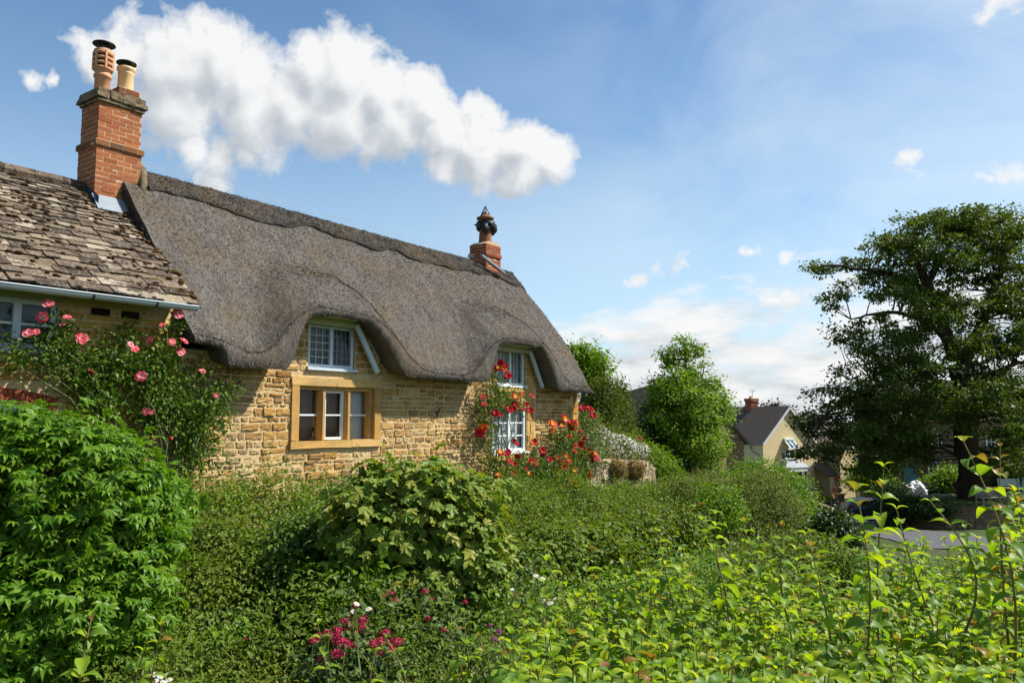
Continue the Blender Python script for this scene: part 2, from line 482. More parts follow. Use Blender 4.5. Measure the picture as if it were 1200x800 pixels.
M['l_fresh'] = leaf_mat('fresh_shrub_leaf', [(.07, .145, .013), (.10, .19, .016), (.135, .225, .022)], .45, .38)
M['l_grey'] = leaf_mat('grey_green_leaf', [(.075, .11, .03), (.10, .14, .04), (.13, .165, .05), (.125, .13, .055)], .6, .3)
M['l_rose'] = leaf_mat('rose_leaf', [(.035, .075, .016), (.05, .105, .02), (.075, .14, .026), (.11, .175, .032)], .42, .28)
M['l_snow'] = leaf_mat('young_paired_leaf', [(.08, .155, .035), (.11, .195, .03), (.15, .24, .028), (.20, .285, .028), (.26, .31, .03)], .45, .45, (1.75, 1.7, .4))
M['l_tip'] = leaf_mat('reddish_tip_leaf', [(.26, .16, .03), (.26, .20, .03), (.18, .21, .03), (.24, .11, .03)], .4, .4)
M['l_valer'] = leaf_mat('blue_green_leaf', [(.06, .11, .055), (.085, .14, .07), (.10, .16, .065)], .5, .25)
M['l_copper'] = leaf_mat('copper_leaf', [(.06, .025, .03), (.08, .035, .04), (.05, .02, .022)], .5, .25)
M['l_tan'] = leaf_mat('dry_tan_stem', [(.28, .18, .07), (.34, .23, .09), (.22, .16, .06), (.30, .24, .10)], .8, .2)
M['grass'] = leaf_mat('grass_blade', [(.06, .11, .02), (.09, .15, .028), (.13, .18, .035), (.20, .19, .06)], .5, .3)
M['p_pink'] = leaf_mat('coral_pink_petal', [hx('c8323e'), hx('d9505a'), hx('e2858c'), hx('d24a48'), hx('e8a8ac')], .5, .25, (1.2, 1, 1))
M['p_faded'] = leaf_mat('faded_pink_petal', [hx('e2a0a4'), hx('eab8b8'), hx('d88a8e')], .5, .25, (1.2, 1, 1))
M['p_red'] = leaf_mat('crimson_petal', [hx('b01420'), hx('c81c22'), hx('d22c28'), hx('a01020')], .5, .25, (1.2, 1, 1))
M['p_orange'] = leaf_mat('orange_petal', [hx('d4452a'), hx('e0662a'), hx('cc2a28')], .5, .25, (1.2, 1, 1))
M['p_yellow'] = leaf_mat('yellow_petal', [hx('e8b81c'), hx('f0cc30')], .5, .25, (1.2, 1, 1))
M['p_white'] = leaf_mat('white_petal', [hx('dcdcd4'), hx('e8e8e2'), hx('cfc8c8')], .5, .25, (1, 1, 1))
M['p_valer'] = leaf_mat('deep_pink_floret', [hx('b82a52'), hx('cf4468'), hx('a02048')], .6, .25, (1.2, 1, 1))
M['p_purple'] = leaf_mat('purple_floret', [hx('8a2a86'), hx('a03a9a'), hx('b0306e')], .6, .25, (1.2, 1, 1))
def bark(name, col):
    t = NT(name); c = t.coord('Object', (9, 9, 2)); n = t.noise(c, 1.5, 6, .7)
    return t.done(t.pbsdf(t.ramp(n, [(.3, tuple(x * .5 for x in col)), (.7, col)]), .95, t.bump(n, .9, .05), .1))
M['bark'] = bark('dark_bark', hx('4a3f35')); M['twig'] = bark('twig_bark', hx('5d4a36')); M['stem'] = plain('green_stem', (.10, .12, .04), .6, .3)
M['redstem'] = plain('reddish_stem', (.17, .13, .045), .6, .3)
# ground
t = NT('soil_and_grass'); c = t.coord(); n = t.noise(c, .35, 6, .6); n2 = t.noise(c, 9, 5, .7)
g = t.mix(n2, (.03, .055, .015), (.07, .10, .03)); g = t.mix(t.ramp(n, [(.45, 0.0), (.6, .6)]), g, (.075, .06, .035))
M['ground'] = t.done(t.pbsdf(g, .95, t.bump(n2, .8, .05), .1))
t = NT('lawn'); c = t.coord(); n = t.noise(c, 2.2, 5, .6); n2 = t.noise(c, 40, 4, .7)
M['lawn'] = t.done(t.pbsdf(t.mix(n, t.mix(n2, (.04, .075, .016), (.07, .12, .028)), (.085, .12, .03)), .95, t.bump(n2, .8, .05), .1))
t = NT('asphalt'); c = t.coord(); n = t.noise(c, 70, 4, .7); n2 = t.noise(c, .8, 5)
M['asphalt'] = t.done(t.pbsdf(t.mix(n2, t.mix(n, (.05, .05, .055), (.085, .085, .09)), (.10, .10, .10)), .85, t.bump(n, .3, .01), .25))
t = NT('gravel'); c = t.coord(); n = t.noise(c, 60, 4, .7)
M['gravel'] = t.done(t.pbsdf(t.mix(n, hx('a58a68'), hx('d8c0a0')), .95, t.bump(n, .6, .02), .1))
t = NT('cream_render'); c = t.coord(); n = t.noise(t.coord('Object', (3, 3, 9)), 2.2, 5, .6); n2 = t.noise(c, .7, 4)
M['cream'] = t.done(t.pbsdf(t.mix(n2, t.mix(n, hx('dcc896'), hx('e4d2a4')), hx('d6c498')), .9, t.bump(n, .5, .03), .15))
t = NT('far_slates'); c = t.coord('Object', (1, 1, 1)); w = t.n('TexBrick'); t.set(w.inputs['Vector'], c)
n = t.noise(c, 1.2, 5, .7); n2 = t.noise(c, 9, 5, .7)
b = t.ramp(n2, [(.3, hx('413a34')), (.55, hx('5f564c')), (.75, hx('7b7064'))]); b = t.mix(t.ramp(n, [(.6, 0.0), (.7, .6)]), b, hx('6e5526'))
M['farslate'] = t.done(t.pbsdf(b, .9, t.bump(n2, .7, .03), .15))
M['fieldstone'] = stone_mat('brown_rubble', [hx('857155'), hx('94805f'), hx('78664c'), hx('a08c6a')], 6, .5, .6)
M['carpaint'] = plain('dark_blue_paint', (.035, .05, .075), .22, .05, 3, .6)
M['carpaint2'] = plain('black_paint', (.012, .014, .018), .22, .05, 3, .6)
M['rubber'] = plain('rubber', (.015, .015, .015), .8, .2)
M['alloy'] = plain('alloy', (.35, .36, .37), .35, .1, 5, .5, .8)
t = NT('tail_lamp'); M['lamp'] = t.done(t.pbsdf(hx('8a1418'), .2, None, .6))
M['plastic'] = plain('white_plastic', hx('d8d8da'), .5, .1, 10)
M['greywood'] = plain('weathered_wood', hx('7d7a74'), .85, .25, 12)
M['greenpaint'] = plain('dark_green_paint', hx('1c3a30'), .5, .2)
M['tealdoor'] = plain('teal_paint', hx('5d8a8c'), .5, .1)
# =================================================================== thatched cottage
BASE = -1.75
RZ = math.pi / 2 - AZ
cot = thing('thatched_cottage', 'long honey stone cottage under a thick grey thatched roof with eyebrow dormers', 'cottage', ST(12, D0, BASE), RZ)
house = thing('stone_tiled_house', 'stone house with lichen-spotted stone slates and a tall brick chimney, joined to the thatched cottage', 'house', ST(3.5, D0, BASE), RZ)

def wall_holes(mb, s0, s1, z0, z1, t, holes, mat=0, reveal=.14):
    S = sorted({s0, s1, *[min(max(h[k], s0), s1) for h in holes for k in (0, 1)]})
    Z = sorted({z0, z1, *[min(max(h[k], z0), z1) for h in holes for k in (2, 3)]})
    for a, b in zip(S[:-1], S[1:]):
        for c_, d in zip(Z[:-1], Z[1:]):
            ms, mz = (a + b) / 2, (c_ + d) / 2
            if any(h[0] < ms < h[1] and h[2] < mz < h[3] for h in holes): continue
            mb.add([[a, t, c_], [b, t, c_], [b, t, d], [a, t, d]], np.array([[0, 1, 2, 3]]), mat)
    for h in holes:
        a, b, c_, d = h[:4]
        for p, q in (((a, c_), (a, d)), ((a, d), (b, d)), ((b, d), (b, c_)), ((b, c_), (a, c_))):
            mb.add([[p[0], t, p[1]], [q[0], t, q[1]], [q[0], t + reveal, q[1]], [p[0], t + reveal, p[1]]], np.array([[0, 1, 2, 3]]), mat)

def edge_lin(n, e):
    e = min(.22, max(.03, e)); return np.concatenate([[0], np.linspace(e, 1 - e, n - 2), [1]])

def stones(mb, s0, s1, z0, z1, t, hr, lr, holes, inside=None, depth=.017, joint=.010, mat=1, rough=1.0, nx=7, nz=6, skip=0.0):
    z = z0; si = 0
    while z < z1 - .02:
        h = rng.uniform(*hr); h = min(h, z1 - z)
        s = s0 - rng.uniform(0, lr[0])
        while s < s1:
            l = rng.uniform(*lr) * (h / np.mean(hr)) ** .4
            a, b = max(s, s0), min(s + l, s1); s += l
            segs = [(a, b)]
            for H in holes:
                if H[2] < z + h - .012 and H[3] > z + .012:
                    ns_ = []
                    for p, q in segs:
                        if q <= H[0] or p >= H[1]: ns_.append((p, q))
                        else:
                            if p < H[0] - .03: ns_.append((p, H[0]))
                            if q > H[1] + .03: ns_.append((H[1], q))
                    segs = ns_
            for p, q in segs:
                if q - p < .04 or rng.random() < skip: continue
                if inside is not None and not inside((p + q) / 2, z + h / 2): continue
                parts = [(z, z + h)]
                if h > .15 and rng.random() < .25: parts = [(z, z + h * .5), (z + h * .5, z + h)]
                for zz0, zz1 in parts:
                    j = joint * rng.uniform(.7, 1.6)
                    gs = p + j + (q - p - 2 * j) * edge_lin(nx, .012 / max(q - p - 2 * j, .03)); gz_ = zz0 + j + (zz1 - zz0 - 2 * j) * edge_lin(nz, .010 / max(zz1 - zz0 - 2 * j, .03))
                    A = np.zeros((nz, nx, 3)); A[..., 0] = gs[None]; A[..., 2] = gz_[:, None]
                    u = np.linspace(-1, 1, nx)[None]; w = np.linspace(-1, 1, nz)[:, None]; eu = np.abs(u) > .99; ew = np.abs(w) > .99
                    rim = np.where(eu | ew, 1.0, .35 * np.maximum(np.abs(u) ** 2, np.abs(w) ** 2))
                    dep = depth * rng.uniform(.35, 1.3)
                    jit = rough * min(h, .2) * .07
                    A[..., 0] += rng.normal(0, jit * .6, A.shape[:2])
                    A[..., 2] += rng.normal(0, jit * .5, A.shape[:2])
                    # round the corners
                    corner = (np.abs(u) > .99) & (np.abs(w) > .99)
                    A[..., 0] -= np.where(corner, np.sign(u) * (q - p) * .06 * rough, 0)
                    A[..., 2] -= np.where(corner, np.sign(w) * h * .10 * rough, 0)
                    y = t - dep * (1 - rim) + rng.normal(0, .0045 * rough, A.shape[:2]) + np.where(rim > .99, .008, 0)
                    A[..., 1] = y + rng.normal(0, .006) * (1 - rim)
                    mb.grid(A, mat, rough < .5)
        z += h

def window(root, s0, s1, z0, z1, t, nl=2, cols=1, rows=2, fmat='white', bmat='white', fw=.055, bw=.014, behind='curtain', back_t=.18, came_mats=None, sill=True, mull=.06, name='window', ajar=None):
    fb = MB(); d0, d1 = t, t + .07
    fb.box(s0, s0 + fw, d0, d1, z0, z1); fb.box(s1 - fw, s1, d0, d1, z0, z1)
    fb.box(s0 + fw, s1 - fw, d0, d1, z1 - fw, z1); fb.box(s0 + fw, s1 - fw, d0, d1, z0, z0 + fw)
    w = (s1 - s0 - 2 * fw - mull * (nl - 1)) / nl
    for k in range(1, nl):
        a = s0 + fw + k * w + (k - 1) * mull; fb.box(a, a + mull, d0 - .012, d1, z0 + fw, z1 - fw)
    f = fb.build(name, M[fmat], root, FC)
    if sill:
        sb = MB(); sb.box(s0 - .04, s1 + .04, t - .09, t + .0, z0 - .05, z0 - .004); sb.build('sill', M[fmat], f, FC)
    for k in range(nl):
        a = s0 + fw + k * (w + mull); pb = MB()
        tilt = rng.normal(0, .004)
        pb.add([[a, t + .04 + tilt, z0 + fw], [a + w, t + .04 - tilt, z0 + fw], [a + w, t + .04, z1 - fw], [a, t + .04 + tilt, z1 - fw]], np.array([[0, 1, 2, 3]]))
        pb.build('pane', M['glass'], f, FC)
        gb = MB(); cc, rr = (cols, rows) if not isinstance(cols, (list, tuple)) else (cols[k], rows[k])
        for i in range(1, cc):
            x = a + w * i / cc; gb.box(x - bw / 2, x + bw / 2, t + .022, t + .038, z0 + fw, z1 - fw)
        for i in range(1, rr):
            z = z0 + fw + (z1 - z0 - 2 * fw) * i / rr; gb.box(a, a + w, t + .018, t + .036, z - bw / 2, z + bw / 2)
        if gb.n: gb.build('glazing_bars', M[came_mats[k] if came_mats else bmat], f, FC)
    if behind:
        cb = MB(); xs = np.linspace(s0 + .01, s1 - .01, 60); A = np.zeros((2, 60, 3)); A[..., 0] = xs
        A[..., 1] = t + back_t + (.006 * np.sin(xs * 40) + .008 * np.sin(xs * 17)) * (behind == 'curtain'); A[0, :, 2] = z0; A[1, :, 2] = z1
        cb.grid(A); cb.build('curtain', M[behind], f, FC)
    return f

# ---- roof shape
S0, S1, TF, TR = 6.36, 17.45, 10.35, 12.85
def zr(s): return np.interp(s, [6.3, 7.0, 9.7, 15.5, 17.5], [4.13, 4.16, 4.12, 4.03, 3.97])
EV = [(6.0, 1.09), (6.82, 1.05), (6.95, .76), (8.0, .77), (8.12, .93), (8.20, 1.22), (8.34, 1.56), (8.46, 1.68), (9.0, 1.715), (9.60, 1.70), (9.78, 1.66), (9.95, 1.55), (10.2, 1.34), (10.46, 1.02), (10.62, .82), (10.75, .765), (11.3, .76), (12.7, .75),
      (13.12, .76), (13.26, .98), (13.36, 1.25), (13.47, 1.50), (13.60, 1.61), (14.3, 1.63), (15.1, 1.61), (15.25, 1.50), (15.42, 1.30), (15.62, 1.02), (15.82, .69), (16.0, .65), (17.6, .61)]
EVS = np.array([e[0] for e in EV]); EVZ = np.array([e[1] for e in EV])
def zbot(s): return np.interp(s, EVS, EVZ)
def zbase(s): return np.interp(s, [6, 17.6], [.78, .62])
NS = 620
SG = np.linspace(S0, S1, NS); ds = SG[1] - SG[0]
def gsm(a, sig, axis=-1):
    k = int(3 * sig) + 1; x = np.arange(-k, k + 1); w = np.exp(-x * x / (2 * sig * sig)); w /= w.sum()
    p = [(0, 0)] * a.ndim; p[axis] = (k, k); b = np.pad(a, p, mode='edge')
    return np.apply_along_axis(lambda q: np.convolve(q, w, 'valid'), axis, b)
zb = gsm(zbot(SG), 2.0)
kk = int(.30 / ds)
pad = np.pad(zb, kk, mode='edge')
zw = np.max(np.stack([pad[i:i + NS] for i in range(2 * kk + 1)]), 0)
ztf = gsm(zw, .24 / ds) + .40
ztf = gsm(np.maximum(ztf, zb + .37), .07 / ds)
NTOP = 100
tt = np.linspace(TR, TF, NTOP)
X = (tt - TF) / (TR - TF)
ze = zbase(SG) + .36
Zm = ze[None] + (zr(SG) - ze)[None] * X[:, None] + .13 * np.sin(np.pi * X ** .85)[:, None]
Zd = ztf[None] + .52 * (tt - TF)[:, None]
Zt = np.maximum(Zm, Zd)
Zt = gsm(gsm(Zt, .16 / ds, 1), 4.0, 0)
und = np.stack([np.broadcast_to(SG, Zt.shape), np.broadcast_to(tt[:, None], Zt.shape), np.zeros_like(Zt)], -1)
Zt = Zt + .045 * fbm(und * .9, 3) + .022 * fbm(und * 2.4 + 9, 2) + .018 * fbm(und * 5, 2)
Zt = Zt - (.30 * np.clip((TF + .85 - tt) / .85, 0, 1) ** 2.3)[:, None]
Zt = np.maximum(Zt, zb[None] + .07 + (.75 * (tt - TF) - 3.0 * np.clip(tt - TF - .25, 0, 9))[:, None])
def gable_round(Z):                               # the verge rolls down a little at the right end
    return Z - .16 * ss(S1 - .35, S1, SG)[None] ** 2
Zt = gable_round(Zt)
rows = []
for t_ in np.linspace(15.5, TR + .05, 24):         # back slope
    x = (t_ - TR) / (15.5 - TR)
    rows.append(np.stack([SG, np.full(NS, t_), (zr(SG) - .02) * (1 - x) + 1.0 * x], -1))
nb = len(rows)
for i in range(NTOP):
    rows.append(np.stack([SG, np.full(NS, tt[i]), Zt[i]], -1))
zft = Zt[-1]
NOSE = 14
for i in range(1, NOSE + 1):
    a = math.pi * i / NOSE
    z = (zft + zb) / 2 + (zft - zb) / 2 * math.cos(a)
    rows.append(np.stack([SG, TF - .045 * math.sin(a) ** 1.6 - .0 * z, z], -1))
for k in (.35, .7, 1.0):
    rows.append(np.stack([SG, np.full(NS, TF + (D0 + .12 - TF) * k), zb + .10 * k], -1))
R = np.stack(rows)
# thatch grain displacement
nrmS = np.zeros_like(R); nrmS[..., 1] = -.6; nrmS[..., 2] = .8
disp = .008 * fbm(R * np.array([9, 7, 7]), 3) + .006 * fbm(R * np.array([34, 16, 16]), 2)
R = R + nrmS * disp[..., None]
tb = MB(); tb.grid(R, 0, True, flip=True)
for col in (0, -1):                               # verge ends
    e = R[nb - 4:nb + NTOP, col]; lo = e.copy(); lo[:, 2] = np.maximum(lo[:, 2] - .30, zb[col] + .01)
    inn = lo.copy(); inn[:, 0] += .25 if col == 0 else -.25
    tb.grid(np.stack([e, lo, inn]), 0, False)
# straw ends
def straw(mb, G, n, lo=.022, hi=.06, lift=.22, wid=.055, nose=10 ** 6, side=0):
    H, Wd = G.shape[:2]
    i = rng.uniform(1, H - 2, n); j = rng.uniform(1, Wd - 2, n); i0 = i.astype(int); j0 = j.astype(int)
    p = G[i0, j0] * (1 - (i - i0))[:, None] + G[i0 + 1, j0] * (i - i0)[:, None]
    p = p + (G[i0, j0 + 1] - G[i0, j0]) * (j - j0)[:, None]
    ds_ = unit(G[i0 + 1, j0] - G[i0 - 1, j0]); ac = unit(G[i0, j0 + 1] - G[i0, j0 - 1])
    nr = unit(np.cross(ac, ds_)); nr = np.where((nr[:, 1:2] * -.6 + nr[:, 2:3] * .8) < 0, -nr, nr)
    nr = np.where((nr[:, :1] * side) < 0, -nr, nr) if side else nr
    nr = np.where((i0 >= nose)[:, None] & (nr[:, 1:2] > 0), -nr, nr)
    al = ds_ + nr * rng.normal(lift * .6, lift * .6, (n, 1)) + ac * rng.normal(0, .55, (n, 1))
    nr2 = nr + rng.normal(0, .5, (n, 3))
    tv = np.array([[-wid, 0, 0], [wid, 0, 0], [wid * .6, 1, 0], [-wid * .6, 1, 0]])
    put_leaves(mb, p - unit(al) * .03, nr2, rng.uniform(lo, hi, n), (tv, [np.array([[0, 1, 2, 3]])]), 0, al)
straw(tb, R[nb:nb + NTOP + 4], 280000); straw(tb, R[nb + NTOP - 6:nb + NTOP + NOSE + 2], 60000, .02, .05, .18, .06, 5)
e = R[nb - 4:nb + NTOP, 0]; lo = e.copy(); lo[:, 2] = np.maximum(lo[:, 2] - .30, zb[0] + .01)
straw(tb, np.stack([e * (1 - f) + lo * f for f in np.linspace(0, 1, 8)], 1), 12000, .03, .08, .3, .05, 10 ** 6, -1)
tb.build('thatched_roof', M['thatch'], cot, FC)
# raised ridge layer with a scalloped lower edge
jr = [i for i in range(NS) if SG[i] > 6.75]
sg = SG[jr]
drop = .50 + .035 * np.sin(sg * 2.3) + .03 * np.sin(sg * 5.3 + 1) + .10 * fbm(np.stack([sg * 1.7, sg * 0, sg * 0], -1), 2)
fr = np.linspace(-.35, 1, 34)
G = []
for f in fr:
    if f < 0:
        t_ = TR - f * 1.1; z = zr(sg) - .02 - (t_ - TR) * 1.15
        G.append(np.stack([sg, np.full(len(sg), t_), z + .08], -1))
    else:
        tq = TR - f * (drop / 1.30)
        zz = np.array([np.interp(-tq[k], -tt, Zt[:, jr[k]]) for k in range(len(sg))])
        cap = .02 * (1 - f) ** 4
        G.append(np.stack([sg, tq - .045, zz + .015 + cap], -1))
last = G[-1]; G.append(last + np.array([0, .03, -.035]))
G = np.stack(G); G = G + np.array([0, -.6, .8]) * (.018 * fbm(G * np.array([9, 6, 6]), 3) + .012 * fbm(G * 28, 2))[..., None]
rb = MB(); rb.grid(G, 0, True, flip=True)
straw(rb, G[:-1], 52000, .025, .07, .22)
# fringe along the lower edge
straw(rb, G[-6:], 7000, .03, .06, .3)
rb.build('ridge_layer', M['thatch'], cot, FC)
nb_ = MB()
for k, off in enumerate((.10, .16)):
    pts = np.stack([sg[::12], np.full(len(sg[::12]), TR - .02), zr(sg[::12]) + off + .012 * np.sin(sg[::12] * 9 + k)], -1); nb_.tube(pts, .0035, 4)
for q in sg[::16]:
    nb_.tube([[q, TR - .02, zr(q) + .05], [q + .08, TR - .02, zr(q) + .16]], .003, 4)
nb_.build('wire_netting', M['gutter'], cot, FC)

# ---- windows and walls of the cottage
HW = (8.44, 10.46, -.50, .69)                     # dressed stone surround of the mullioned window
H1 = (8.78, 9.82, .87, 1.62); H2 = (14.02, 15.10, .75, 1.55); H4 = (13.87, 15.16, -.75, .26)
holes = [HW, H1, H2, H4]
def under(s, z):
    return z < zbot(s) + .06 and (z < .95 or s > 8)
wb = MB()
wall_holes(wb, S0 + .1, S1 - .05, BASE - .6, .66, D0, [H for H in holes], 0)
for (a, b), hs in (((8.2, 10.45), [H1, HW]), ((13.3, 15.75), [H2])):
    wall_holes(wb, a, b, .66, 1.78, D0 + .0, hs, 0)
for a, b in ((S0 + .1, 8.2), (10.45, 13.3), (15.75, S1 - .05)):
    wall_holes(wb, a, b, .66, 1.02, D0, [], 0)
wb.add([[S1 - .05, D0, BASE - .6], [S1 - .05, 15.2, BASE - .6], [S1 - .05, 15.2, 1.2], [S1 - .05, TR, 3.6], [S1 - .05, D0, 1.2]], np.array([[0, 1, 2, 3, 4]]), 0)
wb.add([[S0 + .1, 15.2, BASE - .6], [S1 - .05, 15.2, BASE - .6], [S1 - .05, 15.2, 1.2], [S0 + .1, 15.2, 1.2]], np.array([[0, 1, 2, 3]]), 0)
quoinR = (17.05, 17.45, BASE, .7)
LW = (15.16, 15.52, -.8, 1.6)                     # dressed blocks beside the right-hand windows
stones(wb, S0 + .12, 12.0, BASE - .3, 1.74, D0, (.065, .165), (.11, .38), holes, under)
stones(wb, 12.0, 17.06, BASE - .3, 1.7, D0, (.06, .125), (.12, .36), [HW, H1, H2, H4, LW], under, depth=.02)
# quoins at the corner and blocks beside the windows
for z in np.arange(BASE, .55, .34):
    k = int(round((z - BASE) / .34)); l = .42 if k % 2 else .24
    stones(wb, 17.42 - l, 17.42, z, z + .33, D0 - .012, (.33, .34), (l, l + .01), [], None, depth=.02, joint=.008, mat=2, rough=.5)
stones(wb, LW[0], LW[1] - .04, -.8, 1.5, D0 - .005, (.2, .34), (.34, .36), [], None, depth=.015, joint=.008, mat=2, rough=.5)
wb.build('stone_wall', [M['mortar'], M['rubble'], M['ashlar']], cot, FC)

# three-light stone mullioned window
sb = MB(); a, b, c_, d = HW; fw_ = .15
t0 = D0 - .035
sb.box(a, a + fw_, t0, D0 + .1, c_ + .13, d - .14, jit=.004); sb.box(b - fw_, b, t0, D0 + .1, c_ + .13, d - .14, jit=.004)
sb.box(a - .01, (a + b) / 2 - .05, t0 - .006, D0 + .12, d - .138, d, jit=.004); sb.box((a + b) / 2 - .045, b + .01, t0 - .004, D0 + .12, d - .138, d - .003, jit=.004)
sb.box(a - .02, a + .7, t0 - .03, D0 + .14, c_, c_ + .126, jit=.005); sb.box(a + .705, b - .72, t0 - .028, D0 + .14, c_, c_ + .123, jit=.005); sb.box(b - .715, b + .02, t0 - .03, D0 + .14, c_, c_ + .127, jit=.005)
ia, ib, ic, id_ = a + fw_, b - fw_, c_ + .13, d - .14
# inner stepped order
for x0, x1 in ((ia + .003, ia + .07), (ib - .07, ib - .003)): sb.box(x0, x1, D0 + .045, D0 + .2, ic, id_)
sb.box(ia + .07, ib - .07, D0 + .045, D0 + .2, id_ - .065, id_ - .002)
w3 = (ib - ia - .14 - 2 * .13) / 3; LT = []
for k in range(3):
    x = ia + .07 + k * (w3 + .13); LT.append((x, x + w3))
    if k < 2:                                      # chamfered mullion
        m0 = x + w3; m1 = m0 + .13
        sb.prism([(m0, D0 + .2), (m0, D0 + .12), (m0 + .04, D0 + .02), (m1 - .04, D0 + .02), (m1, D0 + .12), (m1, D0 + .2)], 2, ic, id_ - .065)
mw = sb.build('mullioned_window', M['dressed'], cot, FC)
for k, (x0, x1) in enumerate(LT):
    z0_, z1_ = ic + .003, id_ - .067; tp = D0 + .13
    pb = MB(); pb.add([[x0, tp + .03, z0_], [x1, tp + .03, z0_], [x1, tp + .032, z1_], [x0, tp + .032, z1_]], np.array([[0, 1, 2, 3]])); pb.build('pane', M['glass'], mw, FC)
    fb = MB(); zm = (z0_ + z1_) / 2
    if k == 1:
        f_ = .04
        fb.box(x0, x0 + f_, tp - .03, tp + .02, z0_, z1_); fb.box(x1 - f_, x1, tp - .03, tp + .02, z0_, z1_); fb.box(x0 + f_, x1 - f_, tp - .03, tp + .02, z1_ - f_, z1_); fb.box(x0 + f_, x1 - f_, tp - .03, tp + .02, z0_, z0_ + f_)
        fb.box(x0 + f_, x1 - f_, tp - .02, tp + .02, zm - .012, zm + .012)
        fb.build('casement', M['white'], mw, FC)
    else:
        fb.box(x0, x1, tp - .01, tp + .02, zm - .014, zm + .014); fb.build('glazing_bar', M['white'], mw, FC)
cb = MB()
def panelled(mb, x0, x1, z0, z1, t):
    mb.box(x0, x1, t, t + .03, z0, z1)
    n = max(1, int((x1 - x0) / .22))
    for i in range(n):
        p = x0 + (x1 - x0) * i / n; q = x0 + (x1 - x0) * (i + 1) / n
        for zz0, zz1 in ((z0 + .05, (z0 + z1) / 2 - .03), ((z0 + z1) / 2 + .03, z1 - .05)):
            mb.box(p + .035, q - .035, t - .014, t - .002, zz0, zz1)
panelled(cb, LT[0][0] - .05, LT[1][1] + .05, ic, id_, D0 + .30)
panelled(cb, LT[2][0] - .05, LT[2][0] + .2, ic, id_, D0 + .30)
cb.build('shutter', M['wood'], mw, FC)
cb = MB(); cb.box(LT[2][0] + .17, LT[2][1] + .05, D0 + .25, D0 + .27, ic, id_); cb.build('curtain', M['curtain'], mw, FC)

window(cot, *H1, D0 + .03, 2, [3, 4], [5, 5], 'bluewhite', 'bluewhite', .06, .012, 'bluecurtain', .16, ['whitecame', 'leadcame'], True, .065)
window(cot, *H2, D0 + .03, 2, [4, 4], [4, 4], 'white', 'white', .055, .014, 'curtain', .13, ['leadcame', 'leadcame'], True, .05)
window(cot, *H4, D0 + .03, 2, [2, 2], [3, 3], 'white', 'white', .075, .028, 'curtain', .14, None, True, .075)
lb = MB(); lb.box(H4[0] - .1, H4[1] + .16, D0 - .03, D0 + .1, H4[3] + .003, H4[3] + .20, jit=.004); lb.build('stone_lintel', M['ashlar'], cot, FC); lb = MB(); lb.box(H4[0] - .1, H4[1] + .1, D0 - .05, D0 + .1, H4[2] - .17, H4[2] - .055, jit=.004)
lb.build('stone_sill', M['ashlar'], cot, FC); lb = MB(); lb.box(H2[0] - .02, H2[1] + .04, D0 - .05, D0 + .1, H2[2] - .16, H2[2] - .055, jit=.004)
lb.build('stone_sill', M['ashlar'], cot, FC)
# dormer boards
for (L0, L1, R0, R1, zt) in ((8.16, 8.47, 9.72, 10.26, 1.70), (13.32, 13.60, 15.12, 15.62, 1.60)):
    z0_ = zt - .87
    b_ = MB(); b_.bar([R0, D0 - .14, zt - .03], [R1, D0 - .14, z0_], .09, .05, (0, -1, 0)); b_.build('bargeboard', M['bluewhite'], cot, FC); b_ = MB(); b_.bar([L0, D0 - .2, z0_ + .32], [L1, D0 - .2, zt - .04], .05, .05, (0, -1, 0))
    b_.build('bargeboard', M['bluewhite'], cot, FC)
    b_ = MB(); b_.box(L1 - .03, R0 + .01, D0 - .13, D0 - .06, zt - .10, zt + .02); b_.box(L1 - .0, R0 - .05, D0 - .42, D0 - .05, zt + .02, zt + .05)
    b_.box(H1[0] - .02 if L0 < 10 else H2[0] - .02, H1[1] + .02 if L0 < 10 else H2[1] + .02, D0 - .04, D0 + .02, zt - .10, zt - .06)
    b_.build('fascia_board', M['olive'], cot, FC)
# wall anchor
wb = MB(); s_, z_ = W(510, 483, D0); wb.bar([s_ - .09, D0 - .05, z_ + .08], [s_, D0 - .05, z_ - .08], .012, .012); wb.bar([s_ + .09, D0 - .05, z_ + .08], [s_, D0 - .05, z_ - .08], .012, .012); wb.bar([s_, D0 - .05, z_ + .02], [s_, D0 - .05, z_ - .14], .012, .012)
wb.build('wall_anchor', M['black_metal'], cot, FC)

# ---- brick chimneys
def brick_stack(mb, s0, s1, t0, t1, z0, z1, bl=.215, bh=.066, j=.014, mat=0, core=1, proud=0.0):
    mb.box(s0 + .0035, s1 - .0035, t0 + .0035, t1 - .0035, z0, z1 - .004, core)
    n = int(round((z1 - z0) / (bh + j)))
    for i in range(n):
        z = z0 + (z1 - z0) * i / n; zt = z + (z1 - z0) / n - j
        for face in range(4):
            lo, hi = (s0, s1) if face % 2 == 0 else (t0, t1)
            if face % 2: lo, hi = lo + .052, hi - .052
            x = lo - (bl / 2 if (i + face) % 2 else 0)
            while x < hi - .01:
                a_, b_ = max(x, lo), min(x + bl, hi); x += bl + j
                if b_ - a_ < .03: continue
                o = float(np.clip(rng.normal(0, .002), -.004, .0018))
                if face == 0: mb.box(a_, b_, t0 + o, t0 + .05, z, zt, mat, .0018)
                elif face == 2: mb.box(a_, b_, t1 - .05, t1 + o, z, zt, mat, .0018)
                elif face == 1: mb.box(s1 - .05, s1 + o, a_, b_, z, zt, mat, .0018)
                else: mb.box(s0 + o, s0 + .05, a_, b_, z, zt, mat, .0018)
cs0, cs1, ct0, ct1 = 5.91, 6.64, 12.52, 13.12
ch = MB()
brick_stack(ch, cs0, cs1, ct0, ct1, 3.0, 4.30)
brick_stack(ch, cs0 - .03, cs1 + .03, ct0 - .03, ct1 + .03, 4.30, 4.40, mat=2)
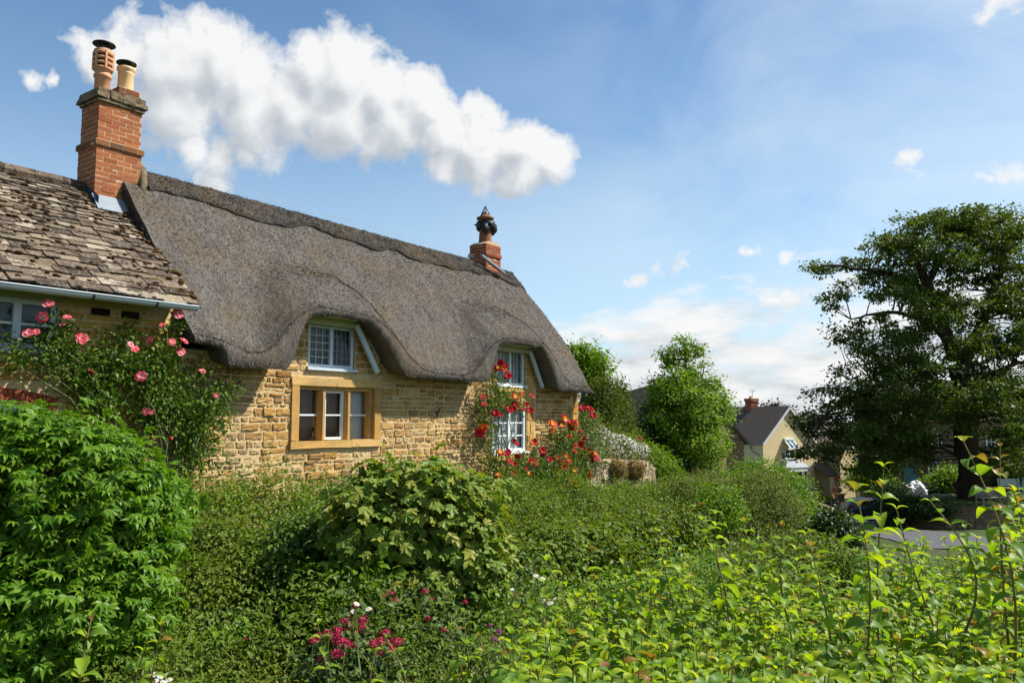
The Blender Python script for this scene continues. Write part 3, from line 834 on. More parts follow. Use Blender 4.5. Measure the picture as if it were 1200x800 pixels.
brick_stack(ch, cs0 + .015, cs1 - .015, ct0 + .015, ct1 - .015, 4.40, 5.02)
chim = ch.build('chimney', [M['brick'], M['lime'], M['brick_dark']], house, FC)
cp = MB()
for i, (o, z0_, z1_) in enumerate(((.02, 5.02, 5.08), (.05, 5.08, 5.15), (.025, 5.15, 5.24))):
    nseg = 4
    for k in range(nseg):
        a_ = cs0 - o + (cs1 - cs0 + 2 * o) * k / nseg; b_ = cs0 - o + (cs1 - cs0 + 2 * o) * (k + 1) / nseg
        cp.box(a_, b_ - .004, ct0 - o, ct1 + o, z0_, z1_ + rng.normal(0, .006), 0, .007)
cp.build('chimney_cap', M['cap'], chim, FC)
cp = MB(); brick_stack(cp, cs0 + .35, cs1 - .02, ct0 + .08, ct1 - .1, 5.235, 5.40); cp.build('pot_base', [M['brick_dark'], M['lime']], chim, FC)
pc = np.array([cs0 + .17, (ct0 + ct1) / 2 - .02, 5.2])
p1 = MB(); p1.lathe([(.118, 0), (.115, .30), (.135, .31), (.135, .35), (.115, .36), (.118, .40), (.15, .43)], pc, 24)
for k in range(4):
    z = .43 + k * .085; p1.lathe([(.150, z), (.158, z + .015), (.158, z + .035), (.148, z + .042)], pc, 24)
for k in range(6):
    a_ = k * math.pi / 3 + .35; x = pc + np.array([math.cos(a_) * .147, math.sin(a_) * .147, 0]); p1.bar(x + [0, 0, .44], x + [0, 0, .74], .03, .03)
p1.lathe([(.15, .725), (.148, .76), (.125, .78)], pc, 24)
p1.lathe([(.09, .40), (.09, .76)], pc, 12, 1)
p1.build('louvred_pot', [M['terracotta'], M['black_metal']], chim, FC)
def cowl(c, r, z):
    k = MB(); k.lathe([(.10, z), (.10, z + .05)], c, 14)
    for q in range(3):
        a_ = q * 2.1 + .4; x = np.asarray(c) + np.array([math.cos(a_) * .07, math.sin(a_) * .07, 0]); k.bar(x + [0, 0, z + .04], x + [0, 0, z + .11], .015, .015)
    k.lathe([(r, z + .10), (r * .97, z + .115), (r * .5, z + .14), (.02, z + .15)], c, 24); k.build('rain_cowl', M['black_metal'], chim, FC)
cowl(pc, .175, .77)
pc2 = np.array([cs0 + .55, (ct0 + ct1) / 2 - .02, 5.39])
p2 = MB(); p2.lathe([(.125, 0), (.118, .30), (.128, .315), (.122, .33), (.125, .36), (.145, .38), (.145, .42), (.11, .43)], pc2, 24); p2.build('chimney_pot', M['buffclay'], chim, FC)
cowl(pc2, .16, .40)
fl = MB()                                          # lead flashing where the chimney meets the roofs
fl.add([[cs0 - .05, ct0 - .02, 3.50], [cs1 + .0, ct0 - .02, 3.50], [cs1 + .0, ct0 - .26, 3.22], [cs0 - .05, ct0 - .26, 3.22]], np.array([[3, 2, 1, 0]]))
fl.build('lead_flashing', M['lead'], house, FC)
fl = MB(); fl.add([[cs0 - .012, ct0 - .18, 3.2], [cs0 - .012, ct0 - .18, 3.44], [cs0 - .012, ct0 + .35, 3.74], [cs0 - .012, ct0 + .35, 3.3]], np.array([[0, 1, 2, 3]])); fl.build('lead_flashing', M['dark_lead'], house, FC)
fl = MB(); fl.tube([[cs1 - .05, ct0 - .07, 3.50], [cs1 + .03, ct0 - .05, 3.80], [cs1 + .07, ct0 + .08, 4.10], [cs1 + .09, TR, 4.32]], [.045, .06, .065, .06], 7); fl.build('mortar_fillet', M['cap'], house, FC)
# right-hand chimney
rs0, rs1, rt0, rt1 = 15.90, 16.52, 12.6, 13.15
c2 = MB(); brick_stack(c2, rs0, rs1, rt0, rt1, 3.4, 4.20); brick_stack(c2, rs0 - .03, rs1 + .03, rt0 - .03, rt1 + .03, 4.20, 4.29); brick_stack(c2, rs0, rs1, rt0, rt1, 4.29, 4.52)
chim2 = c2.build('chimney', [M['brick_far'], M['lime']], cot, FC)
q = MB(); q.prism([(rs0, 4.521), (rs1, 4.521), ((rs0 + rs1) / 2 + .15, 4.60), ((rs0 + rs1) / 2 - .15, 4.60)], 1, rt0 + .01, rt1 - .01); q.build('mortar_flaunching', M['lime'], chim2, FC)
pc = np.array([(rs0 + rs1) / 2, (rt0 + rt1) / 2, 4.55])
q = MB(); q.lathe([(.19, 0), (.17, .12), (.155, .36), (.15, .60), (.17, .66), (.23, .69), (.23, .73), (.16, .76), (.13, .80)], pc, 20); q.build('chimney_pot', M['brownclay'], chim2, FC)
q = MB(); q.ball(pc + [0, 0, .52], (.25, .25, .17), 16, 0, .45, 4); q.ball(pc + [.17, -.10, .47], (.12, .12, .18), 10, 0, .5, 5); q.ball(pc + [-.16, -.12, .41], (.10, .10, .13), 10, 0, .5, 5); q.build('black_wrapping', M['black_metal'], chim2, FC)
q = MB()
for k in range(4):
    a_ = k * 1.57 + .3; q.tube([pc + [math.cos(a_) * .13, math.sin(a_) * .13, .80], pc + [0, 0, 1.06]], .012, 5)
q.lathe([(.10, .82), (.09, .88), (.03, .90)], pc, 12); q.build('wire_cowl', M['dark_lead'], chim2, FC)
q = MB(); q.bar([rs0 - .35, rt0 - .12, 4.12], [rs0 + .5, rt0 - .2, 3.78], .10, .05); q.build('lead_flashing', M['lead'], cot, FC)

# =================================================================== stone tiled house
HU = (2.9, 4.72, .86, 1.50); HL = (2.9, 4.70, -.75, .17)
hb = MB()
wall_holes(hb, .3, 6.46, BASE - .6, 1.62, D0, [HU, HL], 0, .16)
hb.add([[.3, D0, BASE - .6], [.3, 15.2, BASE - .6], [.3, 15.2, 1.5], [.3, TR, 3.5], [.3, D0, 1.5]], np.array([[4, 3, 2, 1, 0]]), 0)
hb.add([[.3, 15.2, BASE - .6], [6.46, 15.2, BASE - .6], [6.46, 15.2, 1.5], [.3, 15.2, 1.5]], np.array([[0, 1, 2, 3]]), 0)
ARCH = (2.75, 4.86, .16, .42)
stones(hb, .35, 6.46, BASE - .2, 1.40, D0, (.13, .34), (.35, 1.0), [HU, HL, ARCH, (4.72, 4.8, .86, 1.5)], None, depth=.014, joint=.009, mat=1, rough=.45)
hb.build('stone_wall', [M['mortar'], M['ashlar']], house, FC)
for u in (118, 153):                               # dark boxes standing in for the shade in gaps left under the eaves
    vb = MB(); s_, z_ = W(u, 352, D0); vb.box(s_ - .12, s_ + .12, D0 - .03, D0 + .02, 1.38, 1.47); vb.build('dark_eaves_gap', M['gapshade'], house, FC)
window(house, *HU, D0 + .03, 4, 1, 2, 'bluewhite', 'white', .07, .028, 'bluecurtain', .16, None, True, .09)
fl = MB(); fl.box(HU[0], HU[1] + .03, D0 - .02, D0 + .1, 1.50, 1.60); fl.build('fascia_board', M['olive'], house, FC)
window(house, HL[0], HL[1], HL[2], HL[3] - .0, D0 + .05, 3, 1, 2, 'bluewhite', 'white', .08, .028, 'bluecurtain', .16, None, True, .08)
ab = MB(); nbk = 22; cxa, Rr = (HL[0] + HL[1]) / 2, 3.4; zc = .33 - Rr
ab.box(HL[0] - .02, HL[1] + .03, D0 + .02, D0 + .12, .10, .30, 1)
for k in range(nbk):
    a_ = -.29 + .58 * (k + .5) / nbk; ca, sa = math.cos(a_), math.sin(a_)
    if cxa + sa * Rr < 2.2: continue
    w_ = .58 * Rr / nbk / 2 - .006
    pts = [(cxa + sa * (Rr - .105) - ca * w_, zc + ca * (Rr - .105) + sa * w_), (cxa + sa * (Rr - .105) + ca * w_, zc + ca * (Rr - .105) - sa * w_), (cxa + sa * (Rr + .06) + ca * w_, zc + ca * (Rr + .06) - sa * w_), (cxa + sa * (Rr + .06) - ca * w_, zc + ca * (Rr + .06) + sa * w_)]
    ab.prism(pts, 1, D0 - .03, D0 + .05, 0)
ab.build('brick_arch', [M['brick_far'], M['bluewhite']], house, FC)
# stone slate roof: every slate its own slab
tb = MB(); EZ, ET = 1.60, 10.36; RZt = 3.60
ang = math.atan2(RZt - EZ, TR - ET); SL = math.hypot(RZt - EZ, TR - ET); e2 = np.array([0, math.cos(ang), math.sin(ang)]); m2 = np.array([0, -math.sin(ang), math.cos(ang)])
O = np.array([0, ET, EZ])
tb.add([[.1, ET, EZ - .03], [6.42, ET, EZ - .03], [6.42, TR, RZt - .03], [.1, TR, RZt - .03]], np.array([[0, 1, 2, 3]]), 0)
tb.add([[.1, TR, RZt - .03], [6.42, TR, RZt - .03], [6.42, 15.4, 1.4], [.1, 15.4, 1.4]], np.array([[0, 1, 2, 3]]), 0)
u = -.03; ci = 0; MS = []
while u < SL:
    ex = .185 - .11 * (u / SL); x = .1 - rng.uniform(0, .3)
    while x < 6.40:
        w_ = rng.uniform(.75, 1.65) * (.255 - .12 * u / SL); a_, b_ = x + .005, min(x + w_ - .005, 6.40 + rng.normal(0, .02)); x += w_
        if b_ - a_ < .05: continue
        th = rng.uniform(.014, .026); lo = u + rng.normal(0, .018); hi = min(u + ex * 1.8, SL + .02); base = .012; lift = th + .008 + rng.uniform(0, .008)
        sk = rng.normal(0, .012)
        q = []
        for hh in (0, 1):
            for (ss_, uu, z0_) in ((a_, lo + sk, base + lift), (b_, lo - sk, base + lift), (b_, hi, base), (a_, hi, base)):
                q.append(O + np.array([ss_ + rng.normal(0, .006), 0, 0]) + e2 * uu + m2 * (z0_ + (th if hh else 0) + rng.normal(0, .002)))
        tb.add(q, np.array([[0, 3, 2, 1], [4, 5, 6, 7], [0, 1, 5, 4], [1, 2, 6, 5], [2, 3, 7, 6], [3, 0, 4, 7]]), 0)
        if rng.random() < .22 and a_ > 3.5: MS.append((rng.uniform(a_, b_), lo + rng.uniform(.0, .05), lift + th))
    u += ex; ci += 1
for x in np.arange(.1, 5.9, .42): tb.tube([[x, TR, RZt + .06], [x + .41, TR, RZt + .06 + rng.normal(0, .008)]], [.10, .10], 8, 0, True, False)
roof = tb.build('slate_roof', M['slate'], house, FC)
mb = MB()
for k in range(520):
    uu = SL * rng.random() ** .8; x = rng.uniform(3.4, 6.35)
    if fbm(np.array([x * 1.6, uu * 2.2, 3.]), 3) < .02: continue
    r_ = rng.uniform(.010, .026); mb.ball(O + np.array([x, 0, 0]) + e2 * uu + m2 * (.055 + r_ * .3), (r_ * 1.5, r_, r_ * .7), 5, 0, .4, 4)
for (x, uu, h) in MS:
    r_ = rng.uniform(.018, .042); mb.ball(O + np.array([x, 0, 0]) + e2 * uu + m2 * (h + .01), (r_ * 1.4, r_, r_ * .6), 6, 0, .35, 4)
mb.build('moss', M['moss'], roof, FC)['kind'] = 'stuff'
mb = MB()
for k in range(46):
    uu = rng.uniform(.05, SL * .8); r_ = rng.uniform(.012, .045); mb.ball(O + np.array([6.38 + rng.normal(0, .07), 0, 0]) + e2 * uu + m2 * .06, (r_, r_ * 1.2, r_ * .8), 6, 0, .4, 4)
mb.build('moss', M['rust_moss'], roof, FC)['kind'] = 'stuff'
gb = MB(); gt = ET - .06
n = 9; angs = np.linspace(math.pi, 2 * math.pi, n); prof = [(math.cos(a_) * .065, math.sin(a_) * .065) for a_ in angs]
A = np.array([[[s_, gt + p[0], 1.575 + p[1]] for p in prof] for s_ in (.1, 6.36)])
gb.grid(A, 0, True); gb.tube([[.1, gt - .065, 1.578], [6.36, gt - .065, 1.578]], .011, 6); gb.prism([(p[0] + gt, p[1] + 1.575) for p in prof], 0, 6.355, 6.365)
g = gb.build('gutter', M['gutter'], house, FC)
for s_ in (4.9, 5.75):
    q = MB(); A = np.array([[[x, gt + p[0] * 1.09, 1.573 + p[1] * 1.09] for p in prof] for x in (s_ - .013, s_ + .013)]); q.grid(A, 0, True); q.build('bracket', M['black_metal'], g, FC)
# =================================================================== ground
def gz(x, y):
    x = np.asarray(x, float); y = np.asarray(y, float)
    base = np.interp(y, [-60, 5, 44, 56, 70, 400], [-1.75, -1.75, -6.0, -7.0, -7.1, -8.0])
    s = x * DD[0] + y * DD[1]; t = x * NN[0] + y * NN[1]
    left = 1 - ss(18, 25, s)
    dip = -2.05 - .25 * np.sin(np.clip((t - 2) / 5, 0, 1) * np.pi) - .06 * np.clip(y - 5, 0, 30)
    k = ss(1.5, 3.5, t) * (1 - ss(19, 27, s)); base = base * (1 - k) + np.minimum(np.maximum(base, dip), -1.75) * k * 1.0
    m = ss(7.6, 9.2, t) * left
    base = base * (1 - m) + BASE * m
    return base + .03 * fbm(np.stack([x * .7, y * .7, x * 0], -1), 3)
xs = np.concatenate([-np.geomspace(30, 900, 16)[::-1], np.arange(-29.5, 60, .5), np.geomspace(60, 900, 16)])
ys = np.concatenate([-np.geomspace(10, 300, 8)[::-1], np.arange(-9.5, 80, .5), np.geomspace(80, 1500, 18)])
Xg, Yg = np.meshgrid(xs, ys)
g = MB(); g.grid(np.stack([Xg, Yg, gz(Xg, Yg)], -1), 0, True); g.build('ground', M['ground'], None, I4, 'structure')
# road
def strip(path, w, mat, name, dz, n=60):
    path = np.asarray(path, float); k = np.linspace(0, len(path) - 1, n)
    px = np.interp(k, range(len(path)), path[:, 0]); py = np.interp(k, range(len(path)), path[:, 1])
    px, py = gsm(px, 3), gsm(py, 3)
    d = unit(np.stack([np.gradient(px), np.gradient(py)], -1)); nx_ = np.stack([-d[:, 1], d[:, 0]], -1)
    A = []
    for o in np.linspace(-w / 2, w / 2, 9):
        q = np.stack([px, py], -1) + nx_ * o; A.append(np.stack([q[:, 0], q[:, 1], gz(q[:, 0], q[:, 1]) + dz], -1))
    m = MB(); m.grid(np.stack(A), 0, True); return m.build(name, M[mat], None, I4, 'structure')
strip([(11.2, 12), (13.6, 22), (16.2, 30), (19.0, 40), (20.6, 48), (23, 55.3), (32, 58), (60, 60)], 4.2, 'asphalt', 'road', .03)
strip([(22.5, 58), (23.5, 63.5), (24.5, 66.5)], 4.5, 'gravel', 'driveway', .04)
# raised village green held by a low stone wall
gt_ = MB(); pts = []
edge = [(21.9, 46.3), (24, 45.0), (28, 44.4), (34, 44.2), (44, 44.4), (60, 45), (60, 54), (44, 53.4), (32, 53), (25, 51.5), (22.4, 49)]
ctr = np.array([36, 48.8])
A = []
for f in np.linspace(0, 1, 14):
    ring = [];
    for (x, y) in edge + [edge[0]]:
        q = ctr + (np.array([x, y]) - ctr) * (1 - f * .98); ring.append([q[0], q[1], -5.12 + .25 * min(1, f * 4) + .05 * vnoise(np.array([q[0] * .8, q[1] * .8, 0.]))])
    A.append(ring)
gt_.grid(np.array(A), 0, True); gt_.build('village_green', M['lawn'], None, I4, 'structure')
# =================================================================== garden plants
L_RH, L_OV, L_BIG, L_PALM, L_BL, L_WH = tmpl_rhomb(), tmpl_oval(), tmpl_big(.265, .11, .3), tmpl_palm(), tmpl_blade(), tmpl_whorl()
L_NARROW = tmpl_rhomb(.17, .05, .1)

def stems_to(mb, base, tips, r0, r1=.006, n=5, wig=.06, mat=0):
    base = np.asarray(base, float)
    for tpt in tips:
        b = base + rng.normal(0, .05, 3) * np.array([1, 1, 0]); k = np.linspace(0, 1, 6)[:, None]
        p = b * (1 - k) + tpt * k; p[:, 2] = b[2] + (tpt[2] - b[2]) * k[:, 0] ** .8
        p[1:-1] += rng.normal(0, wig, (4, 3)); mb.tube(p, np.linspace(r0, r1, 6), n, mat, False)

def shrub(name, label, cat, ells, mat, leaf, tm, ncl, per, csize, base=None, nstem=14, group=None, stemmat='twig', inner=True, **kw):
    E = np.asarray(ells, float); c = (E[:, :3] * E[:, 3:4]).sum(0) / E[:, 3].sum()
    bz = base if base is not None else float((E[:, 2] - E[:, 5]).min())
    root = thing(name, label, cat, (c[0], c[1], bz), 0, group)
    mb = MB(); C = clump_leaves(mb, E, ncl, per, csize, leaf, tm, **kw)
    if inner:
        kw2 = dict(kw); kw2['shell'] = (.35, .8); kw2['cut'] = .3
        clump_leaves(mb, E, ncl // 2, max(2, per // 2), csize * 1.3, leaf * 1.25, tm, **kw2)
    mb.build('foliage', M[mat if isinstance(mat, str) else mat[0]], root)
    sb = MB(); tips = C[rng.choice(len(C), min(nstem, len(C)), False)]
    stems_to(sb, (c[0], c[1], bz), tips, .02 * E[0, 3] ** .5 + .006); sb.build('stems', M[stemmat], root)
    return root

def pe(u, v, y, ru, rv, ry=None):                   # ellipsoid seen at (u, v) at distance y, radii given in pixels
    p = P(u, v, y); k = y / FX
    return [*p, ru * k, (ry if ry is not None else (ru + rv) / 2 * k), rv * k]

# big bright shrub at the lower left
shrub('elder_bush', 'large bright green bush with long pointed leaflets in front of the slate-roofed house', 'bush',
      [pe(40, 592, 5.0, 95, 98), pe(112, 596, 5.0, 74, 84), pe(160, 606, 5.15, 42, 58), pe(-50, 600, 5.0, 105, 100), pe(45, 720, 4.8, 100, 90), pe(125, 712, 4.9, 60, 76), pe(-40, 760, 4.7, 110, 110), pe(192, 590, 5.4, 20, 34), pe(85, 515, 5.1, 40, 26), pe(20, 505, 5.0, 40, 22)],
      ['l_elder', 'l_fresh'], .076, L_WH, 2500, 3, .07, base=-2.1, up=.75, out=.6, jit=.45, droop=.25, flat=.7, amp=.25, ns=2.2, shell=(.78, 1.06))

# hedge along the cottage garden
def hedge(name, label, s0, s1, step, mat, t=7.5, zc=-1.62, r=.62, rz=.72, ncl=2600, per=11, leaf=.036, tm=None, top=None, **kw):
    E = []
    for s in np.arange(s0, s1, step):
        q = ST(s, t + rng.normal(0, .12), (zc if top is None else top(s) - rz) + rng.normal(0, .05)); E.append([*q, r * rng.uniform(.85, 1.15), r * rng.uniform(.85, 1.15), rz * rng.uniform(.86, 1.12)])
    E = np.array(E); c = E[:, :3].mean(0)
    root = thing(name, label, 'hedge', (c[0], c[1], -2.2)); mb = MB()
    C = clump_leaves(mb, E, ncl, per, .07, leaf, tm or L_OV, up=.55, out=.6, jit=.6, flat=.9, amp=.45, ns=2.9, shell=(.74, 1.1), **kw)
    # upright sprigs standing out of the top
    top_ = C[C[:, 2] > np.quantile(C[:, 2], .72)]; n = min(620, len(top_)); tp = top_[rng.choice(len(top_), n, False)]
    for q in tp:
        h = rng.uniform(.06, .22); m = int(h / .012); k = np.linspace(0, 1, m)[:, None]
        ax = unit(np.array([rng.normal(0, .25), rng.normal(0, .25), 1.0])); p = q + ax * h * k
        put_leaves(mb, p, rng.normal(0, .5, (m, 3)) + np.array([0, 0, .8]), leaf * rng.uniform(.6, .95, m), tm or L_OV, 0, rng.normal(size=(m, 3)) + ax * .9)
    mb.build('foliage', M[mat], root)
    mb = MB(); clump_leaves(mb, E * np.array([1, 1, 1, 1.02, 1.02, 1.03]), ncl // 5, per, .06, leaf * 1.15, tm or L_OV, shell=(.9, 1.1), amp=.5, ns=1.1, cut=.8); mb.build('young_foliage', M['l_fresh'], root)
    mb = MB(); clump_leaves(mb, E * np.array([1, 1, 1, .8, .8, .85]), ncl // 2, per, .09, leaf * 1.4, tm or L_OV, shell=(.6, .95), amp=.2, cut=.5); mb.build('inner_foliage', M[mat], root)
    sb = MB(); Cs = C[rng.choice(len(C), 60, False)]
    for q in Cs: stems_to(sb, (q[0] * .97 + c[0] * .03, q[1] * .97 + c[1] * .03, -2.3), [q], .012, .004, 4, .05)
    sb.build('stems', M['twig'], root)
    return root
hedge('hedge', 'dense small-leaved green hedge below the mullioned window, left of the lobed-leaf bush', 3.2, 9.6, .42, 'l_hedge', 7.3, ncl=5200, top=lambda s: np.interp(s, [3, 6, 8, 9.6], [-.52, -.70, -.86, -.95]))
hedge('hedge', 'dense green hedge below the red roses, right of the lobed-leaf bush', 9.7, 18.3, .5, 'l_hedge', 7.5, ncl=4000, top=lambda s: np.interp(s, [9.7, 11.5, 13, 16, 18.3], [-1.0, -1.14, -1.28, -1.44, -1.5]), leaf=.042)

# lobed-leaf bush
shrub('maple_bush', 'rounded bush of pale lobed leaves standing against the middle of the hedge', 'bush',
      [pe(487, 636, 6.3, 76, 76), pe(440, 604, 6.2, 42, 42), pe(533, 630, 6.25, 42, 50), pe(470, 570, 6.4, 44, 24), pe(510, 690, 6.2, 62, 48), pe(425, 640, 6.1, 34, 40), pe(450, 556, 6.4, 24, 14), pe(515, 572, 6.3, 34, 22), pe(565, 655, 6.15, 26, 34), pe(545, 590, 6.35, 34, 30)],
      'l_maple', .122, L_PALM, 1150, 2, .06, base=-2.2, up=.55, out=.8, jit=.35, droop=.55, flat=.8, amp=.42, ns=2.8, shell=(.76, 1.1))

# rank growth of the verge
def scatter_verge(n, ulo, uhi, dlo, dhi):
    d = rng.uniform(dlo, dhi, n); u = rng.uniform(ulo, uhi, n); x = (u - 600) / FX * d
    return np.stack([x, d, gz(x, d)], -1)
mb = MB(); n = 11000
p = scatter_verge(n, 120, 960, 4.2, 9.2); t_ = p @ NN
p = p[(t_ < 7.3) & (t_ > .3)]
hgt = .55 + .6 * fbm(p * np.array([1.5, 1.5, 0]), 3); hgt = np.clip(hgt, .12, 1.05) * (.55 + .45 * ss(4.2, 6.5, p[:, 1]))
per = 9; q = np.repeat(p, per, 0); hh = np.repeat(hgt, per); q = q + rng.normal(0, .05, q.shape); q[:, 2] += hh * rng.uniform(.25, 1.0, len(q))
al_ = rng.normal(size=q.shape) + np.array([0, 0, .5]); pn_ = fbm(q * np.array([1.1, 1.1, .6]) + 5, 3); pm_ = fbm(q * np.array([1.6, 1.6, .6]) + 31, 3)
for sel, sz, tm_, mi in ((pn_ < -.16, .026, L_OV, 2), ((pn_ >= -.16) & (pn_ < .05) & (pm_ < 0), .03, L_OV, 0), ((pn_ >= -.16) & (pn_ < .05) & (pm_ >= 0), .055, L_NARROW, 0), ((pn_ >= .05) & (pm_ < .08), .046, L_OV, 3), ((pn_ >= .05) & (pm_ >= .08), .04, L_OV, 4)):
    put_leaves(mb, q[sel], rng.normal(0, .5, q[sel].shape) + np.array([0.2, -.25, .8]), sz * rng.uniform(.6, 1.4, sel.sum()), tm_, mi, al_[sel])
g = p[rng.choice(len(p), 3800)]; g = np.repeat(g, 3, 0) + rng.normal(0, .05, (11400, 3)) * np.array([1, 1, 0])
put_leaves(mb, g, rng.normal(0, 1, g.shape) * np.array([1, 1, .1]), rng.uniform(.35, .85, len(g)), tmpl_blade(.009, .5), 1, np.array([0, 0, 1.0]) + rng.normal(0, .25, g.shape))
nb2 = scatter_verge(5000, 560, 1000, 8.5, 26); tq = nb2 @ NN; nb2 = nb2[(tq < 7.0)]
q = np.repeat(nb2, 9, 0); q = q + rng.normal(0, .10, q.shape); q[:, 2] += rng.uniform(.1, .75, len(q)) * np.repeat(.6 + .5 * fbm(nb2 * .8, 3), 9)
put_leaves(mb, q, rng.normal(0, .5, q.shape) + np.array([0.2, -.25, .8]), .065 * rng.uniform(.6, 1.4, len(q)), L_RH, 0, rng.normal(size=q.shape))
d_ = rng.uniform(4.8, 30, 9000); x_ = rng.uniform(.16, .62, 9000) * d_; ok_ = (x_ < np.interp(d_, [5, 12, 22, 30, 40], [9, 8.6, 11, 13.6, 16])) & ((x_ * NN[0] + d_ * NN[1]) < 2.5); x_, d_ = x_[ok_], d_[ok_]
b3 = np.stack([x_, d_, gz(x_, d_)], -1); q = np.repeat(b3, 7, 0) + rng.normal(0, .12, (len(b3) * 7, 3)); q[:, 2] = np.repeat(b3[:, 2], 7) + rng.uniform(.02, .34, len(q)) * np.repeat(.7 + .6 * fbm(b3 * .9, 3), 7)
sel = np.repeat(fbm(b3 * .5, 3) > 0, 7)
for s_, mi in ((sel, 0), (~sel, 3)): put_leaves(mb, q[s_], rng.normal(0, .5, q[s_].shape) + np.array([0.2, -.25, .8]), .055 * rng.uniform(.6, 1.4, s_.sum()), L_RH, mi, rng.normal(size=q[s_].shape))
g = np.repeat(b3, 4, 0) + rng.normal(0, .09, (len(b3) * 4, 3)) * np.array([1, 1, 0]); put_leaves(mb, g, rng.normal(0, 1, g.shape) * np.array([1, 1, .1]), rng.uniform(.2, .5, len(g)), tmpl_blade(.014, .5), 1, np.array([0, 0, 1.0]) + rng.normal(0, .3, g.shape))
vg = mb.build('undergrowth', [M['l_hedge2'], M['grass'], M['l_hedge'], M['l_fresh'], M['l_valer']], None, I4, 'stuff'); tag(vg, 'tangled weeds and long grass on the bank below the hedge', 'undergrowth')

for lab, es, mt, lf, tm_, nc, pr in (
    ('patch of pale green nettle-like leaves at the left foot of the lobed-leaf bush', [pe(425, 690, 5.9, 40, 44), pe(395, 720, 5.8, 34, 30)], 'l_fresh', .075, L_OV, 330, 5),
    ('low bush of tiny yellow-green leaves under the hedge, right of the large bright bush', [pe(250, 650, 6.4, 44, 40), pe(290, 680, 6.2, 44, 34), pe(225, 710, 5.8, 40, 46)], 'l_hedge', .034, L_OV, 1500, 10),
    ('dark bramble-like growth below the hedge between the large bush and the lobed-leaf bush', [pe(335, 665, 6.4, 40, 46), pe(365, 640, 6.6, 34, 40)], 'l_rose', .055, L_OV, 520, 8),
    ('fresh green leafy weed patch below the hedge, right of the lobed-leaf bush', [pe(640, 645, 8.0, 44, 30), pe(690, 640, 8.6, 40, 28), pe(610, 665, 7.4, 34, 26)], 'l_hedge2', .06, L_OV, 620, 8),
    ('dark green leafy patch below the hedge, above the tips of the thicket', [pe(745, 628, 9.6, 40, 26), pe(790, 622, 10.4, 34, 24), pe(720, 655, 8.0, 30, 20)], 'l_hedge', .06, L_OV, 520, 8)):
    shrub('weed_patch', lab, 'weeds', es, mt, lf, tm_, nc, pr, .08, base=float(gz(es[0][0], es[0][1])), amp=.4, ns=3, shell=(.6, 1.15), cut=.4, up=.6)

# ---------------- flowers
def bloom_mesh(name, mats, petals=(5, 6, 7), size=1.0, core=None):
    mb = MB()
    for r, n in enumerate(petals):
        for k in range(n):
            a = 2 * math.pi * (k + r * .37) / n + rng.normal(0, .12); tilt = [1.15, .75, .3][r] + rng.normal(0, .1); L = [.62, .85, 1.0][r] * size * rng.uniform(.9, 1.1); wd = .46 * L
            us = np.linspace(-1, 1, 4); vs_ = np.linspace(0, 1, 4); A = np.zeros((4, 4, 3))
            for i, v in enumerate(vs_):
                ww = wd * math.sin(math.pi * (.18 + .62 * v)) * 1.1; rad = L * v * math.cos(tilt * (1 - .35 * v)); h = L * v * math.sin(tilt * (1 - .55 * v)) * .8
                for j, u in enumerate(us):
                    x, y = rad + .0, ww * u; z = h + .18 * L * u * u * (1 - .3 * v) - (.14 * L * (v - .7) if v > .7 else 0)
                    A[i, j] = [x * math.cos(a) - y * math.sin(a), x * math.sin(a) + y * math.cos(a), z]
            mb.grid(A, 1 if (core and r == 0) else 0, True)
    mb.lathe([(.05, -.12), (.12, -.06), (.06, .02)], (0, 0, 0), 6, 0)
    o = mb.build(name, mats); me = o.data; bpy.data.objects.remove(o); return me
def place_part(me, name, root, pos, scale, nrm):
    o = bpy.data.objects.new(name, me); COL.objects.link(o); o.parent = root
    inv = np.linalg.inv(WM[root.name]); p = inv[:3, :3] @ np.asarray(pos, float) + inv[:3, 3]; n_ = inv[:3, :3] @ unit(np.asarray(nrm, float))
    o.location = [float(c) for c in p]; o.rotation_euler = Vector([float(c) for c in n_]).to_track_quat('Z', 'Y').to_euler(); o.scale = (float(scale),) * 3
    return o
pinks = [bloom_mesh('pink_rose_bloom', [M['p_pink'], M['p_pink']]) for _ in range(2)] + [bloom_mesh('pink_rose_bloom', [M['p_pink'], M['p_faded']], core=1), bloom_mesh('pink_rose_bloom', [M['p_faded'], M['p_pink']], core=1), bloom_mesh('rose_bud', [M['p_red'], M['p_red']], (3, 3), .55)]
reds = [bloom_mesh('red_rose_bloom', [M['p_red'], M['p_red']]) for _ in range(2)] + [bloom_mesh('orange_rose_bloom', [M['p_orange'], M['p_yellow']], core=1), bloom_mesh('yellow_rose_bloom', [M['p_red'], M['p_yellow']], core=1)]

